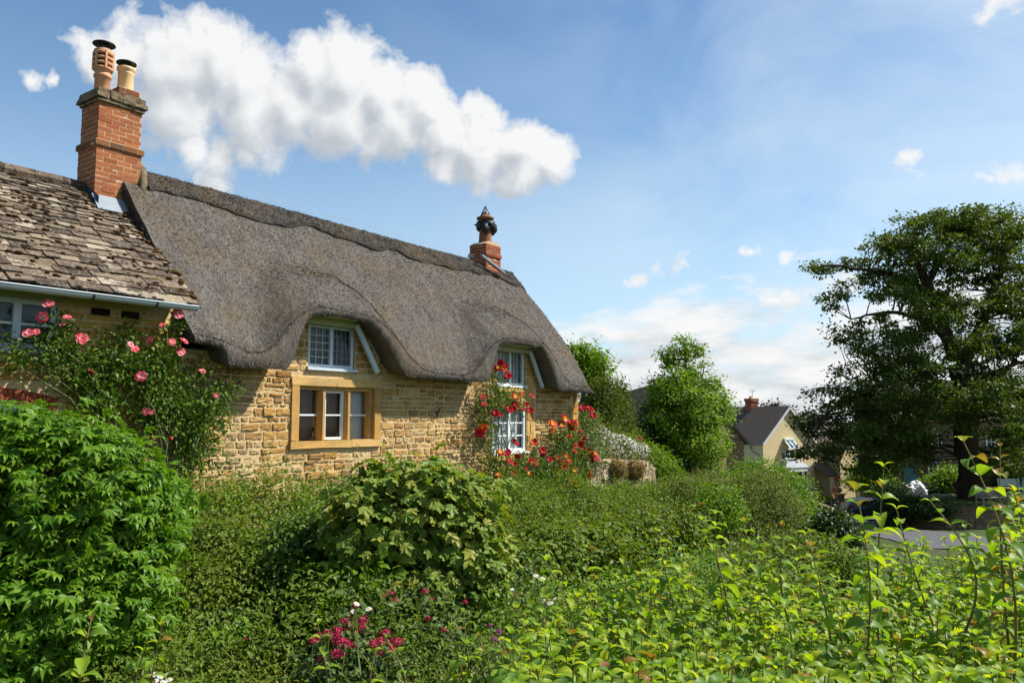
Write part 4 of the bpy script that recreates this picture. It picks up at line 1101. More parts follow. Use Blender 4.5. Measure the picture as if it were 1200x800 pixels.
def climbing_rose(label, ell_px, t, n, leaf, blooms, meshes, bsize, foot, weights=None, extra=()):
    E = []
    for (u, v, ru, rv) in ell_px:
        s, z = W(u, v, t); sl, _ = W(u - ru, v, t); sr, _ = W(u + ru, v, t); _, zt = W(u, v - rv, t); q = ST(s, t, z); rs = (sr - sl) / 2
        E.append([*q, max(.12, rs * .62), max(.12, rs * .8), zt - z])
    E = np.array(E); fs, fz = W(*foot, t)
    root = thing('climbing_rose', label, 'rose', ST(fs, t + .05, BASE), 0)
    mb = MB(); C = clump_leaves(mb, E, n, 9, .085, leaf, L_OV, up=.35, out=.2, jit=.75, flat=.9, amp=.35, ns=3.5, shell=(.25, 1.08), cut=.2, droop=.4)
    inw = NN * 1.0                                   # keep leaves off the wall
    V = mb.V[0]; tpen = V @ NN - (D0 - .05); V -= np.maximum(tpen, 0)[:, None] * inw * 1.15
    mb.build('foliage', M['l_rose'], root)
    sb = MB(); base = ST(fs, t + .1, BASE)
    for e in E:
        for _ in range(2):
            tip = e[:3] + rng.normal(0, .5, 3) * e[3:] * .7; stems_to(sb, base, [tip], .016, .005, 5, .09)
    for q in C[rng.choice(len(C), min(90, len(C)), False)]:
        e = E[np.argmin(((E[:, :3] - q) ** 2).sum(1))]; stems_to(sb, e[:3], [q + rng.normal(0, .05, 3)], .006, .003, 4, .03)
    sb.build('stems', M['stem'], root)
    for i, b in enumerate(blooms):
        u, v = b[:2]; s, z = W(u, v, t - .2); pos = ST(s, t - .22 - rng.uniform(0, .08), z)
        k = rng.choice(len(meshes), p=weights) if weights else rng.integers(len(meshes))
        place_part(meshes[k], 'bloom', root, pos, bsize * rng.uniform(.55, 1.25), -NN * .9 + np.array([-.35, -.3, .55]) + rng.normal(0, .3, 3))
    return root
climbing_rose('climbing rose with coral pink blooms trained over the slate-roofed house', [(18, 415, 20, 22), (45, 405, 12, 16), (62, 385, 10, 26), (82, 395, 16, 20), (72, 420, 34, 28), (102, 440, 40, 30), (130, 428, 34, 30), (118, 468, 40, 22), (162, 430, 34, 30), (150, 388, 12, 18), (205, 385, 10, 16), (190, 425, 34, 34), (205, 470, 36, 40), (178, 480, 40, 28), (222, 510, 28, 34), (248, 482, 28, 32), (262, 455, 18, 16), (238, 530, 20, 20), (232, 432, 14, 14)],
              10.58, 1080, .058, [(55, 356), (47, 372), (77, 372), (39, 389), (29, 391), (72, 381), (91, 397), (188, 381), (172, 399), (149, 404), (153, 409), (198, 401), (211, 400), (207, 368), (209, 412), (235, 435), (265, 445), (251, 463), (138, 456), (177, 483), (167, 482), (199, 513), (106, 436), (161, 441)], pinks, .064, (205, 560), [.36, .34, .1, .06, .14])
rb_ = [(25, 68), (45, 125), (130, 195), (150, 208), (225, 165), (275, 65), (270, 125), (268, 150), (325, 47), (400, 60), (360, 125), (320, 165), (385, 172), (30, 312), (5, 345), (160, 500), (205, 515), (230, 495), (300, 530), (240, 570), (262, 590), (270, 410), (288, 430), (420, 410), (412, 430), (490, 485), (500, 510), (535, 555), (415, 565), (430, 580), (365, 630), (372, 665), (145, 675), (265, 665), (600, 655), (605, 543), (560, 278), (645, 283), (655, 230), (665, 240), (720, 268), (740, 272), (712, 298), (555, 330), (700, 370), (780, 325), (780, 430), (735, 450), (745, 490), (670, 530), (690, 560), (640, 570), (655, 585), (710, 575), (630, 605), (660, 620), (675, 625), (745, 640), (745, 660), (695, 715), (735, 745)]
rb_ = [(560 + a / 6.667, 455 + b / 6.667) for a, b in rb_] + [(560 + a / 10, 395 + b / 10) for a, b in ((235, 300), (285, 335), (270, 375), (225, 365), (335, 420), (365, 450), (310, 460))]
climbing_rose('climbing rose with crimson and yellow blooms round the right-hand cottage windows', [(572, 475, 18, 26), (590, 468, 22, 18), (582, 450, 12, 22), (604, 470, 18, 14), (568, 500, 12, 26), (570, 530, 16, 22), (585, 548, 22, 16), (610, 545, 26, 16), (635, 545, 26, 18), (655, 530, 24, 24), (660, 505, 20, 16), (650, 555, 32, 16), (672, 520, 12, 24), (618, 560, 44, 12), (676, 548, 12, 20)],
              10.55, 1150, .055, rb_, reds, .088, (590, 580), [.42, .3, .14, .14])

# garden wall at the end of the cottage, with what grows over it
gw = thing('garden_wall', 'low pale dry-stone garden wall curving away from the cottage corner', 'wall', P(725, 570, 21.5))
path = [P(684, 560, 20.3), P(700, 560, 20.9), P(720, 560, 21.6), P(742, 560, 22.4), P(757, 560, 23.4), P(764, 560, 25.0), P(766, 560, 28)]
tops = [534, 536, 537, 538, 541, 548, 552]
mb = MB()
for (a, b, ta, tb_) in zip(path[:-1], path[1:], tops[:-1], tops[1:]):
    za = P(700, ta, a[1])[2]; zb_ = P(700, tb_, b[1])[2]; L = np.linalg.norm((b - a)[:2]); d = (b - a) / L; d[2] = 0; nr = np.array([d[1], -d[0], 0])
    n = max(2, int(L / .16)); z = -2.6
    mb.add([[*(a - nr * -.06)[:2], -2.7], [*(b - nr * -.06)[:2], -2.7], [*(b - nr * -.06)[:2], zb_ - .02], [*(a - nr * -.06)[:2], za - .02], [*(a - nr * .4)[:2], za - .02], [*(b - nr * .4)[:2], zb_ - .02]], np.array([[0, 1, 2, 3], [3, 2, 5, 4]]), 1)
    while z < max(za, zb_) - .02:
        h = rng.uniform(.06, .13); x = -rng.uniform(0, .1)
        while x < L:
            l = rng.uniform(.12, .34); c0 = a + d * max(x, 0); c1 = a + d * min(x + l, L); x += l
            if z + h > za + (zb_ - za) * (x - l / 2) / L + .04 or np.linalg.norm(c1 - c0) < .05: continue
            pr = rng.uniform(.08, .13); V = []
            for zz in (z + .006, z + h - .008):
                for q, e in ((c0 + d * .006, -.3), (c1 - d * .006, -.3), (c1 - d * .012, pr), (c0 + d * .012, pr)):
                    V.append([*(q + nr * e)[:2] + rng.normal(0, .008, 2), zz + rng.normal(0, .008)])
            mb.add(V, np.array([[0, 3, 2, 1], [4, 5, 6, 7], [0, 1, 5, 4], [1, 2, 6, 5], [2, 3, 7, 6], [3, 0, 4, 7]]), 0)
        z += h
mb.build('dry_stonework', [M['drystone'], M['mortar']], gw)
def hang(label, u, v, y, ru, rv):
    E = [pe(u, v, y, ru, rv, .25), pe(u, v + rv * .9, y - .05, ru * .3, rv * .55, .12)]
    root = thing('trailing_plant', label, 'plant', P(u, v - rv, y)); mb = MB()
    p, n_ = ell_pts(E, 2600, (.6, 1.05), .25, 6)
    put_leaves(mb, p, n_ + rng.normal(0, .4, p.shape), rng.uniform(.05, .11, len(p)), L_NARROW, 0, n_ * .7 + np.array([0, -.2, -.9]) + rng.normal(0, .3, p.shape)); mb.build('foliage', M['l_tan'], root)
hang('straw-coloured cushion trailing over the garden wall, nearer the cottage', 721, 549, 21.35, 13, 11)
hang('straw-coloured cushion trailing over the garden wall, farther from the cottage', 743, 550, 22.1, 13, 11)
wf = shrub('flowering_shrub', 'shrub covered in small white flowers behind the garden wall', 'shrub', [pe(700, 515, 22, 20, 18), pe(722, 524, 22.6, 26, 16), pe(745, 530, 23.5, 18, 12), pe(690, 500, 22, 12, 18)], 'l_grey', .07, L_RH, 330, 9, .14, base=-1.6)
mb = MB(); p, n_ = ell_pts([pe(700, 516, 21.9, 20, 15), pe(720, 523, 22.4, 26, 14), pe(740, 528, 23.2, 18, 10)], 1500, (.95, 1.12), .25, 3)
put_leaves(mb, p, n_ + rng.normal(0, .4, p.shape), .075 * rng.uniform(.6, 1.2, len(p)), L_RH, 0); mb.build('blossom', M['p_white'], wf)
rr = climb = thing('rose_bush', 'bush of crimson roses spilling over the near end of the garden wall', 'rose', P(692, 575, 20.6))
mb = MB(); C = clump_leaves(mb, [pe(690, 520, 20.4, 10, 26), pe(700, 535, 20.8, 14, 14), pe(684, 545, 20.2, 10, 22), pe(690, 490, 20.6, 9, 14)], 170, 9, .09, .06, L_OV); mb.build('foliage', M['l_rose'], rr)
sb = MB(); stems_to(sb, P(690, 575, 20.6), C[:12], .015); sb.build('stems', M['stem'], rr)
for (a, b) in ((815, 370), (820, 385), (840, 485), (855, 490), (812, 515), (890, 500), (905, 530), (895, 555), (875, 540), (915, 510), (860, 645), (862, 685), (870, 155), (815, 155), (903, 215), (878, 165), (885, 520), (920, 540)):
    place_part(reds[rng.choice(4, p=[.5, .35, .1, .05])], 'bloom', rr, P(560 + a / 6.667, 455 + b / 6.667, 20.2), .10 * rng.uniform(.8, 1.2), (rng.normal(.2, .3), -.8, .6))
shrub('laurel_bush', 'bright fresh green bush at the far end of the garden wall', 'bush', [pe(765, 545, 26, 20, 20), pe(778, 560, 25.5, 20, 20), pe(752, 530, 26.5, 14, 12)], 'l_fresh', .10, L_RH, 420, 9, .15, base=-3.2)
vb_ = thing('valerian_plant', 'deep pink flower spikes behind the garden wall below the conifers', 'flower', P(748, 535, 24.5))
mb = MB(); clump_leaves(mb, [pe(738, 518, 24.5, 14, 14), pe(748, 514, 24.5, 8, 10)], 60, 9, .12, .07, L_RH); mb.build('foliage', M['l_fresh'], vb_)
mb = MB(); p, _ = ell_pts([pe(746, 518, 24.3, 4, 3), pe(750, 514, 24.3, 3, 4), pe(738, 515, 24.3, 3, 2)], 260, (.3, 1.1)); put_leaves(mb, p, rng.normal(size=p.shape), .05, L_RH); mb.build('flower_heads', M['p_valer'], vb_)

# shrubs to the right of the hedge
shrub('shrub', 'rounded grey-green shrub where the hedge ends', 'shrub', [pe(885, 598, 17.5, 48, 44), pe(850, 610, 17, 38, 34), pe(918, 612, 17.5, 24, 36), pe(870, 640, 16.5, 50, 30), pe(925, 640, 16.8, 28, 26)], 'l_grey', .055, L_RH, 2300, 10, .11, base=-3.6, inner=True)
shrub('shrub', 'bright green rounded shrub behind the grey-green one, below the cream house', 'shrub', [pe(890, 565, 24, 34, 26), pe(925, 585, 24, 24, 30), pe(860, 575, 23, 24, 22), pe(905, 600, 23.5, 40, 26)], 'l_fresh', .085, L_RH, 1200, 10, .15, base=-4.2)
shrub('shrub', 'mixed green shrub between the garden wall and the grey-green shrub', 'shrub', [pe(800, 590, 17.5, 44, 28), pe(765, 590, 18, 34, 22), pe(830, 578, 19, 30, 24), pe(725, 585, 18.5, 34, 16)], 'l_grey', .06, L_RH, 1500, 10, .12, base=-2.6)
shrub('shrub', 'yellow-green leafy shrub in front of the stone outhouse', 'shrub', [pe(842, 588, 15.5, 20, 18), pe(852, 600, 15.3, 16, 16), pe(832, 605, 15.3, 18, 18)], 'l_fresh', .07, L_OV, 330, 6, .10, base=-2.9)
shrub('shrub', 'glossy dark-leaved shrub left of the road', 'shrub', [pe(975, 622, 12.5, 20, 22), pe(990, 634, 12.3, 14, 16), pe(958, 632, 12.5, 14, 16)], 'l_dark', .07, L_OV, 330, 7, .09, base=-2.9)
shrub('shrub', 'low pale shrub beside the glossy dark-leaved one', 'shrub', [pe(945, 655, 9.5, 40, 26), pe(905, 668, 9.3, 40, 24), pe(985, 668, 9.0, 34, 22)], 'l_hedge2', .045, L_OV, 900, 8, .08, base=-2.9)

# valerian, knapweed and daisies on the bank
def head_mesh(name, mat, n, r, lf):
    mb = MB(); d = unit(rng.normal(size=(n, 3))); d[:, 2] = np.abs(d[:, 2]) * .8; k = rng.uniform(.4, 1, n)[:, None]
    put_leaves(mb, d * r * k, d + rng.normal(0, .3, d.shape), lf, tmpl_rhomb(.42, .1, .1)); o = mb.build(name, M[mat]); me = o.data; bpy.data.objects.remove(o); return me
vh = [head_mesh('valerian_head', 'p_valer', 80, 1.0, .38) for _ in range(3)]; ph = [head_mesh('purple_head', 'p_purple', 60, 1.0, .4)]
def flowers(name, label, cat, px, y, meshes, r, leafmat, off=(0, 0), sc_=1.0, n=90, leaf=.05):
    pts = np.array([P(off[0] + a * sc_, off[1] + b * sc_, y + rng.normal(0, .12)) for a, b in px]); c = pts.mean(0); gz0 = float(gz(c[0], c[1]))
    root = thing(name, label, cat, (c[0], c[1], gz0)); sb = MB(); mb = MB()
    for q in pts:
        b = np.array([c[0] + (q[0] - c[0]) * .5, c[1] + (q[1] - c[1]) * .5, gz0]); stems_to(sb, b, [q], .005, .003, 5, .015)
        place_part(meshes[rng.integers(len(meshes))], 'flower_head', root, q, r * rng.uniform(.6, 1.2), (rng.normal(0, .2), -.35, 1))
    E = [[c[0], c[1], (gz0 + pts[:, 2].min()) / 2 + .05, max(.18, np.ptp(pts[:, 0]) * .55), .22, (pts[:, 2].min() - gz0) / 2 + .12]]
    clump_leaves(mb, E, n, 8, .07, leaf, L_OV, up=.6, shell=(.3, 1.05), cut=.1)
    sb.build('stems', M['stem'], root); mb.build('foliage', M[leafmat], root); return root
k_ = 1 / 6.667
flowers('valerian_plant', 'red valerian with the largest deep pink heads, at the foot of the bank', 'flower', [(180, 475), (220, 440), (295, 420), (360, 400), (390, 395), (405, 425), (350, 445), (400, 490), (400, 520), (430, 475), (370, 580), (460, 505), (490, 545), (520, 515), (480, 575), (235, 615), (375, 470), (470, 490), (380, 430)], 4.9, vh, .036, 'l_valer', (340, 680), k_, 170)
flowers('valerian_plant', 'red valerian with loose heads, right of the fullest valerian', 'flower', [(650, 497), (740, 415), (745, 470), (700, 480), (800, 475), (835, 485), (775, 550), (700, 565), (715, 600), (620, 630), (660, 520), (790, 530)], 4.9, vh, .034, 'l_valer', (340, 680), k_, 120)
flowers('valerian_plant', 'small red valerian growing up against the lobed-leaf bush', 'flower', [(460, 270), (440, 300), (410, 312), (515, 195), (588, 300), (560, 325), (590, 355), (570, 380), (455, 345), (505, 390)], 5.2, vh, .032, 'l_valer', (340, 680), k_, 110)
flowers('valerian_plant', 'sparse red valerian at the right foot of the lobed-leaf bush', 'flower', [(450, 698), (463, 703), (458, 695), (498, 693), (506, 702), (502, 725), (520, 738), (487, 770), (545, 705)], 5.3, vh, .022, 'l_valer', n=80)
flowers('knapweed_plant', 'purple-flowered plant beside the young shoots at the bottom edge', 'flower', [(575, 733), (580, 749), (585, 740), (617, 744), (601, 757), (627, 749), (583, 790), (640, 748)], 4.6, ph, .024, 'l_valer', n=120)
flowers('valerian_plant', 'few small red flowers low at the bottom edge below the hedge', 'flower', [(302, 775), (323, 778), (318, 765), (288, 748)], 5.2, vh, .018, 'l_hedge2', n=60)
dm = MB(); a_ = np.linspace(0, 2 * np.pi, 14, endpoint=False); pts = np.stack([np.cos(a_), np.sin(a_), a_ * 0], -1)
put_leaves(dm, pts * .25, np.tile([0, 0, 1.0], (14, 1)) + rng.normal(0, .1, (14, 3)), .8, tmpl_rhomb(.2, .03, .05), 0, pts); dm.lathe([(.30, .02), (.26, .10), (.1, .14)], (0, 0, 0), 10, 1)
o_ = dm.build('daisy_head', [M['p_white'], M['p_yellow']]); dme = o_.data; bpy.data.objects.remove(o_)
flowers('daisy_plant', 'few white ox-eye daisies among the red valerian', 'flower', [(418, 707), (432, 713), (424, 768), (415, 716), (428, 771)], 5.0, [dme], .022, 'l_hedge2', n=60)
flowers('daisy_plant', 'white flowers in the grass left of the yellow-green thicket', 'flower', [(638, 703), (645, 706), (650, 701), (600, 690), (628, 674), (636, 678)], 5.4, [dme], .024, 'l_hedge2', n=60)
flowers('daisy_plant', 'cluster of white florets at the bottom edge near the large bright bush', 'flower', [(188, 792), (194, 790), (183, 797), (198, 796), (191, 799), (180, 790)], 3.6, [dme], .016, 'l_hedge2', n=30)

# yellow-green thicket of upright shoots with paired leaves
def shoot(mbL, mbS, base, tip, npair, leaf, tipmat=2, spread=1.0):
    base = np.asarray(base, float); tip = np.asarray(tip, float); m = 10; k = np.linspace(0, 1, m)[:, None]
    bow = rng.normal(0, .03, 3) * np.array([1, 1, 0]); pts = base * (1 - k) + tip * k + bow * np.sin(np.pi * k)
    mbS.tube(pts, np.linspace(.0045, .0016, m), 5, 0, False)
    ax = unit(tip - base); ph_ = rng.uniform(0, 6.28); L = np.linalg.norm(tip - base)
    for i in range(npair):
        f = 1 - (i + .15) / npair * min(1, (npair * .046) / L); p = base * (1 - f) + tip * f + bow * math.sin(math.pi * f)
        a = ph_ + i * 1.5708 + rng.normal(0, .2); d = np.array([math.cos(a), math.sin(a), 0]); sz = leaf * (.5 + .5 * min(1, (i + .4) / 2.5)) * rng.uniform(.82, 1.15)
        el = .62 - .17 * min(i, 4) + rng.normal(0, .16)
        for sgn in (1, -1):
            al = d * sgn * math.cos(el) + np.array([0, 0, math.sin(el)]); nr = np.array([0, 0, math.cos(el)]) - d * sgn * math.sin(el) + rng.normal(0, .22, 3)
            put_leaves(mbL, p[None], nr[None], np.array([sz]), L_BIG, (1 if (i < 2 and rng.random() < tipmat * .09) else 0) if tipmat else 0, al[None], True)
def topz(u): return np.interp(u, [540, 600, 640, 700, 760, 820, 900, 960, 1040, 1100, 1160, 1260], [812, 755, 715, 690, 668, 660, 665, 668, 655, 640, 610, 585])
sn = thing('shoot_thicket', 'broad yellow-green thicket of upright leafy shoots filling the near right corner', 'shrub', (1.2, 2.6, -1.75))
mbL, mbS = MB(), MB(); cnt = 0
while cnt < 720:
    yy = 1.25 + 2.9 * rng.random() ** 1.0; u = rng.uniform(520, 1290); ymax = np.interp(u, [540, 700, 900, 1200], [2.0, 3.3, 3.9, 4.1])
    if yy > ymax: continue
    f = (ymax - yy) / (ymax - 1.25); v = topz(u) * (1 - f) + 850 * f - 12 + rng.normal(0, 13)
    if u < 560 + 40 * rng.random(): continue
    tip = P(u, v, yy); b = np.array([tip[0] + rng.normal(0, .08), tip[1] + rng.normal(0, .08), -1.7])
    shoot(mbL, mbS, b, tip, int(rng.uniform(8, 12)), rng.uniform(.062, .086), .6); cnt += 1
mbL.build('foliage', [M['l_snow'], M['l_tip']], sn); mbS.build('stems', M['redstem'], sn)
def tall(u0, v0, u1, v1, y, n, leaf, red=False):
    a, b = MB(), MB(); tip = P(u1, v1, y); q = P(u0, v0, y); base = q + (q - tip) * 1.2
    shoot(a, b, base, tip, n + 4, leaf); o = b.build('shoot', M['redstem'], sn); a.build('foliage', [M['l_tip'] if red else M['l_snow'], M['l_tip']], o)
for A_ in ((1003, 690, 1003, 572, 2.3, 8, .062), (1037, 690, 1036, 545, 2.4, 8, .058), (1155, 640, 1128, 515, 2.2, 7, .062), (1178, 640, 1172, 520, 2.5, 9, .045, True), (655, 735, 638, 655, 3.0, 8, .055), (700, 720, 690, 640, 3.1, 8, .055), (785, 700, 768, 620, 3.0, 7, .055), (740, 700, 730, 660, 3.0, 7, .055), (830, 690, 815, 592, 2.9, 9, .058), (850, 680, 838, 600, 3.1, 8, .055), (905, 690, 870, 610, 3.2, 8, .05), (1075, 670, 1050, 595, 2.6, 8, .05), (1105, 660, 1088, 585, 2.5, 8, .05), (960, 700, 945, 625, 2.6, 8, .055), (1195, 640, 1188, 575, 2.5, 8, .05), (930, 690, 918, 615, 2.8, 8, .05), (620, 760, 600, 700, 2.8, 8, .055)): tall(*A_[:6], A_[6] * 1.25, *A_[7:])
def young(label, items, y, leaf):
    root = thing('young_shoot', label, 'plant', (float(P(items[0][0], 800, y)[0]), y, -1.75)); a, b = MB(), MB()
    for (u0, v0, u1, v1, n) in items:
        tip = P(u1, v1, y); q = P(u0, v0, y); shoot(a, b, q + (q - tip) * 1.6, tip, n, leaf)
    b.build('stem', M['redstem'], root); a.build('foliage', [M['l_snow'], M['l_tip']], root)
young('reddish young shoot at the bottom edge in front of the large bright bush', [(106, 790, 108, 720, 4)], 2.1, .062)
young('short forked young shoot right of the reddish one, at the bottom edge', [(176, 800, 190, 730, 6), (166, 800, 176, 745, 4)], 2.2, .05)
young('slender young shoot standing in front of the fullest red valerian', [(379, 790, 372, 728, 5)], 2.4, .052)
young('pair of young shoots between the two red valerians at the bottom edge', [(437, 795, 439, 762, 4), (452, 795, 451, 745, 5)], 2.4, .048)
young('young shoots at the bottom edge left of the purple flowers', [(530, 800, 527, 735, 6), (548, 800, 543, 715, 7), (566, 800, 560, 745, 6)], 2.4, .05)
# =================================================================== trees
def px3(pts):                                       # [(u, v, y)] -> world points
    return np.array([P(*q) for q in pts])
def densify(p, n=14):
    p = np.asarray(p, float); k = np.linspace(0, len(p) - 1, n); q = np.stack([np.interp(k, range(len(p)), p[:, i]) for i in range(3)], -1)
    return np.stack([gsm(q[:, i], 1.0) for i in range(3)], -1) if n > 8 else q
def tree(name, label, base, limbs, ells, mat, leaf, tm, ncl, per, csize, barkmat='bark', group=None, twig=.035, reach=4.5, shell=(.55, 1.05), cut=.35, **kw):
    root = thing(name, label, 'tree', base, 0, group); tb = MB(); L = []
    for pts, r0, r1 in limbs:
        d = densify(pts, 16); d[1:-1] += rng.normal(0, r0 * .12, (14, 3)); tb.tube(d, np.linspace(r0, r1, 16), 9 if r0 > .3 else 6, 0, True); L.append(d[3:])
    L = np.concatenate(L); mb = MB()
    C = clump_leaves(mb, ells, ncl, per, csize, leaf, tm, shell=shell, cut=cut, **kw)
    for q in C[rng.choice(len(C), int(len(C) * .6), False)]:
        D2 = ((L - q) ** 2).sum(1) + (L[:, 2] > q[2] + .2) * 14
        if D2.min() > reach ** 2: continue
        s = L[np.argmin(D2)]; mid = (s + q) / 2 + rng.normal(0, .08, 3) * np.linalg.norm(q - s) + np.array([0, 0, .08 * np.linalg.norm(q - s)])
        tb.tube(densify([s, mid, q], 6), np.linspace(twig, twig * .3, 6), 4, 0, False)
    tb.build('trunk', M[barkmat], root); mb.build('crown', M[mat], root)
    return root

OY = 49.0
def lobe(u, v, ru, rv, dy=0.0): return [*P(u, v, OY + dy), ru * OY / FX, max(1.2, ru * OY / FX * .85), rv * OY / FX]
ol = [(1085, 268, 40, 16), (1125, 258, 45, 14), (1170, 272, 50, 18), (1050, 290, 34, 14), (1010, 302, 30, 11), (972, 311, 24, 8), (1205, 300, 45, 20), (1095, 300, 50, 14), (1150, 315, 46, 16), (1040, 325, 34, 14), (1002, 340, 28, 12), (978, 352, 16, 8), (1075, 345, 40, 16), (1195, 350, 46, 20), (1120, 365, 46, 16),
      (1010, 372, 30, 13), (990, 392, 22, 11), (1055, 385, 40, 15), (1160, 395, 50, 18), (1095, 410, 48, 16), (1030, 415, 36, 14), (1215, 410, 46, 24), (1010, 440, 34, 13), (1065, 440, 42, 17), (1130, 445, 46, 18), (985, 462, 34, 14), (1180, 450, 50, 20), (955, 488, 26, 15), (1030, 470, 40, 18), (1085, 475, 40, 18), (1000, 497, 42, 17), (942, 512, 17, 12), (966, 520, 24, 13), (1040, 505, 42, 18), (1150, 480, 50, 18), (1005, 522, 32, 13), (935, 525, 12, 9), (1050, 528, 30, 14), (1200, 490, 44, 24), (972, 502, 24, 12), (1025, 545, 20, 8), (952, 528, 20, 9), (985, 538, 24, 10), (946, 500, 18, 10), (1085, 508, 30, 12), (1195, 530, 40, 18), (1240, 350, 50, 60), (1240, 460, 50, 50)]
oe = []
for i, (u, v, ru, rv) in enumerate(ol):
    hw = 6.5 * math.sqrt(max(.1, 1 - ((v - 420) / 230) ** 2))
    edge = abs(u - 1110) / 180
    oe.append(lobe(u, v, ru, rv, rng.normal(0, 1.2)))
    if edge < .5:
        oe.append(lobe(u + rng.normal(0, 8), v + rng.normal(0, 6), ru * .95, rv, -hw * (1 - edge) * rng.uniform(.5, 1))); oe.append(lobe(u + rng.normal(0, 8), v + rng.normal(0, 6), ru * .9, rv, hw * (1 - edge) * rng.uniform(.5, 1)))
tr0 = [(1140, 585, OY), (1137, 540, OY), (1134, 500, OY), (1128, 460, OY), (1122, 425, OY), (1108, 390, OY), (1096, 360, OY - .5), (1085, 330, OY - 1), (1072, 300, OY - 1), (1060, 282, OY - 1)]
ob = px3(tr0); ob[0][2] -= .4
limbs = [(ob[:5], .78, .52), (ob[4:], .46, .1),
         (px3([(1140, 590, OY), (1141, 575, OY), (1139, 555, OY)]), 1.05, .74),
         (px3([(1126, 440, OY), (1140, 400, OY), (1158, 362, OY), (1168, 330, OY + .5), (1180, 300, OY + 1), (1190, 280, OY + 1)]), .42, .08),
         (px3([(1160, 358, OY), (1185, 340, OY - 1), (1215, 325, OY - 2)]), .2, .05),
         (px3([(1130, 470, OY), (1100, 448, OY - .5), (1065, 440, OY - 1), (1030, 450, OY - 1), (990, 468, OY - 1), (955, 495, OY - 1)]), .3, .05),
         (px3([(1112, 400, OY), (1085, 375, OY + 1), (1050, 365, OY + 2), (1020, 368, OY + 2), (995, 375, OY + 2)]), .22, .05),
         (px3([(1090, 345, OY), (1060, 325, OY - 1), (1025, 318, OY - 2), (985, 312, OY - 2), (960, 311, OY - 2)]), .2, .04),
         (px3([(1132, 480, OY), (1160, 440, OY + 2), (1190, 425, OY + 3), (1230, 420, OY + 4)]), .28, .06),
         (px3([(1130, 465, OY), (1110, 462, OY + 1), (1085, 475, OY + 2), (1040, 500, OY + 2), (1010, 530, OY + 2)]), .2, .05),
         (px3([(1088, 330, OY - 1), (1105, 300, OY - 2), (1120, 275, OY - 2), (1130, 258, OY - 2)]), .2, .05)]
tree('oak_tree', 'huge spreading dark green oak with a thick trunk on the raised village green', P(1140, 585, OY), limbs, oe, 'l_oak', .225, L_RH, 1280, 80, .30, flat=.5, up=.75, out=.4, jit=.6, amp=.3, ns=.5, droop=.15, twig=.045, shell=(.55, 1.08), cut=.3)

LY = 30.0
def lb(u, v, ru, rv, y=LY, k=1.0): return pe(u, v, y, ru, rv, None if k == 1.0 else ru * y / FX * k)
tree('lime_tree', 'bright green leafy tree with a pointed top between the cottage and the stone outhouse', P(805, 600, LY),
     [(px3([(805, 610, LY), (806, 560, LY), (806, 500, LY), (804, 440, LY), (802, 400, LY)]), .16, .03), (px3([(806, 540, LY), (830, 500, LY - .4), (842, 475, LY - .6)]), .07, .02), (px3([(806, 530, LY), (785, 490, LY + .3), (770, 470, LY + .3)]), .07, .02), (px3([(806, 500, LY), (820, 460, LY + .3), (825, 430, LY + .3)]), .06, .02)],
     [lb(798, 402, 16, 11), lb(812, 408, 13, 12), lb(805, 428, 26, 16), lb(785, 418, 10, 14), lb(800, 455, 38, 20), lb(828, 462, 28, 20), lb(775, 455, 18, 18), lb(805, 490, 48, 24), lb(838, 488, 22, 22), lb(775, 490, 20, 24), lb(810, 525, 44, 24), lb(780, 530, 26, 26), lb(835, 520, 20, 18), lb(805, 555, 36, 24), lb(790, 480, 30, 40, LY - 1), lb(815, 500, 30, 40, LY - 1.1)],
     'l_lime', .115, L_RH, 640, 50, .16, 'twig', flat=.7, up=.6, out=.7, jit=.5, amp=.5, ns=1.5, droop=.25, twig=.02, shell=(.6, 1.1), cut=.4)
tree('ash_tree', 'pale green tree top rising behind the right end of the thatch', P(680, 560, 36), [(px3([(680, 580, 36), (682, 500, 36), (685, 430, 36)]), .2, .05)],
     [lb(684, 417, 16, 10, 36), lb(698, 430, 11, 15, 36), lb(673, 414, 12, 8, 36), lb(688, 445, 20, 14, 36), lb(668, 430, 10, 12, 36)], 'l_lime', .15, L_RH, 190, 40, .28, 'twig', flat=.7, amp=.25, ns=1)
for (lab, es, b) in (('olive-green upright conifer beside the cottage corner', [lb(704, 510, 19, 56, 26.5), lb(694, 472, 11, 20, 26.5), lb(711, 468, 11, 18, 26.5)], (704, 580, 26.5)),
                     ('olive-green upright conifer nearer the pointed bright tree', [lb(724, 520, 13, 46, 27.5), lb(720, 480, 9, 18, 27.5), lb(730, 498, 7, 20, 27.5), lb(725, 462, 5, 9, 27.5)], (733, 590, 27.5))):
    tree('conifer', lab, P(*b), [(px3([b, (b[0], 460, b[2])]), .12, .03)], es, 'l_yew', .13, L_NARROW, 420, 34, .14, 'twig', group='conifers behind the cottage corner', flat=1.3, up=.5, out=.9, amp=.3, ns=1.6, shell=(.75, 1.06), cut=.6, droop=-.5)
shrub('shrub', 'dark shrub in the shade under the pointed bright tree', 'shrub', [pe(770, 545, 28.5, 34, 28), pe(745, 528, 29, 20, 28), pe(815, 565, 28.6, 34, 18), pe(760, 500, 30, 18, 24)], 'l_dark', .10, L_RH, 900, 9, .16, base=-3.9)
tree('copper_beech', 'dark purple tree crowns far behind the cream house roof', P(895, 500, 105), [(px3([(895, 560, 105), (895, 480, 105)]), .3, .1)], [lb(872, 484, 10, 6, 105), lb(884, 485, 10, 6, 105), lb(906, 482, 10, 7, 105), lb(917, 484, 10, 5, 105), lb(900, 489, 30, 7, 105)], 'l_copper', .4, L_RH, 150, 40, .6)
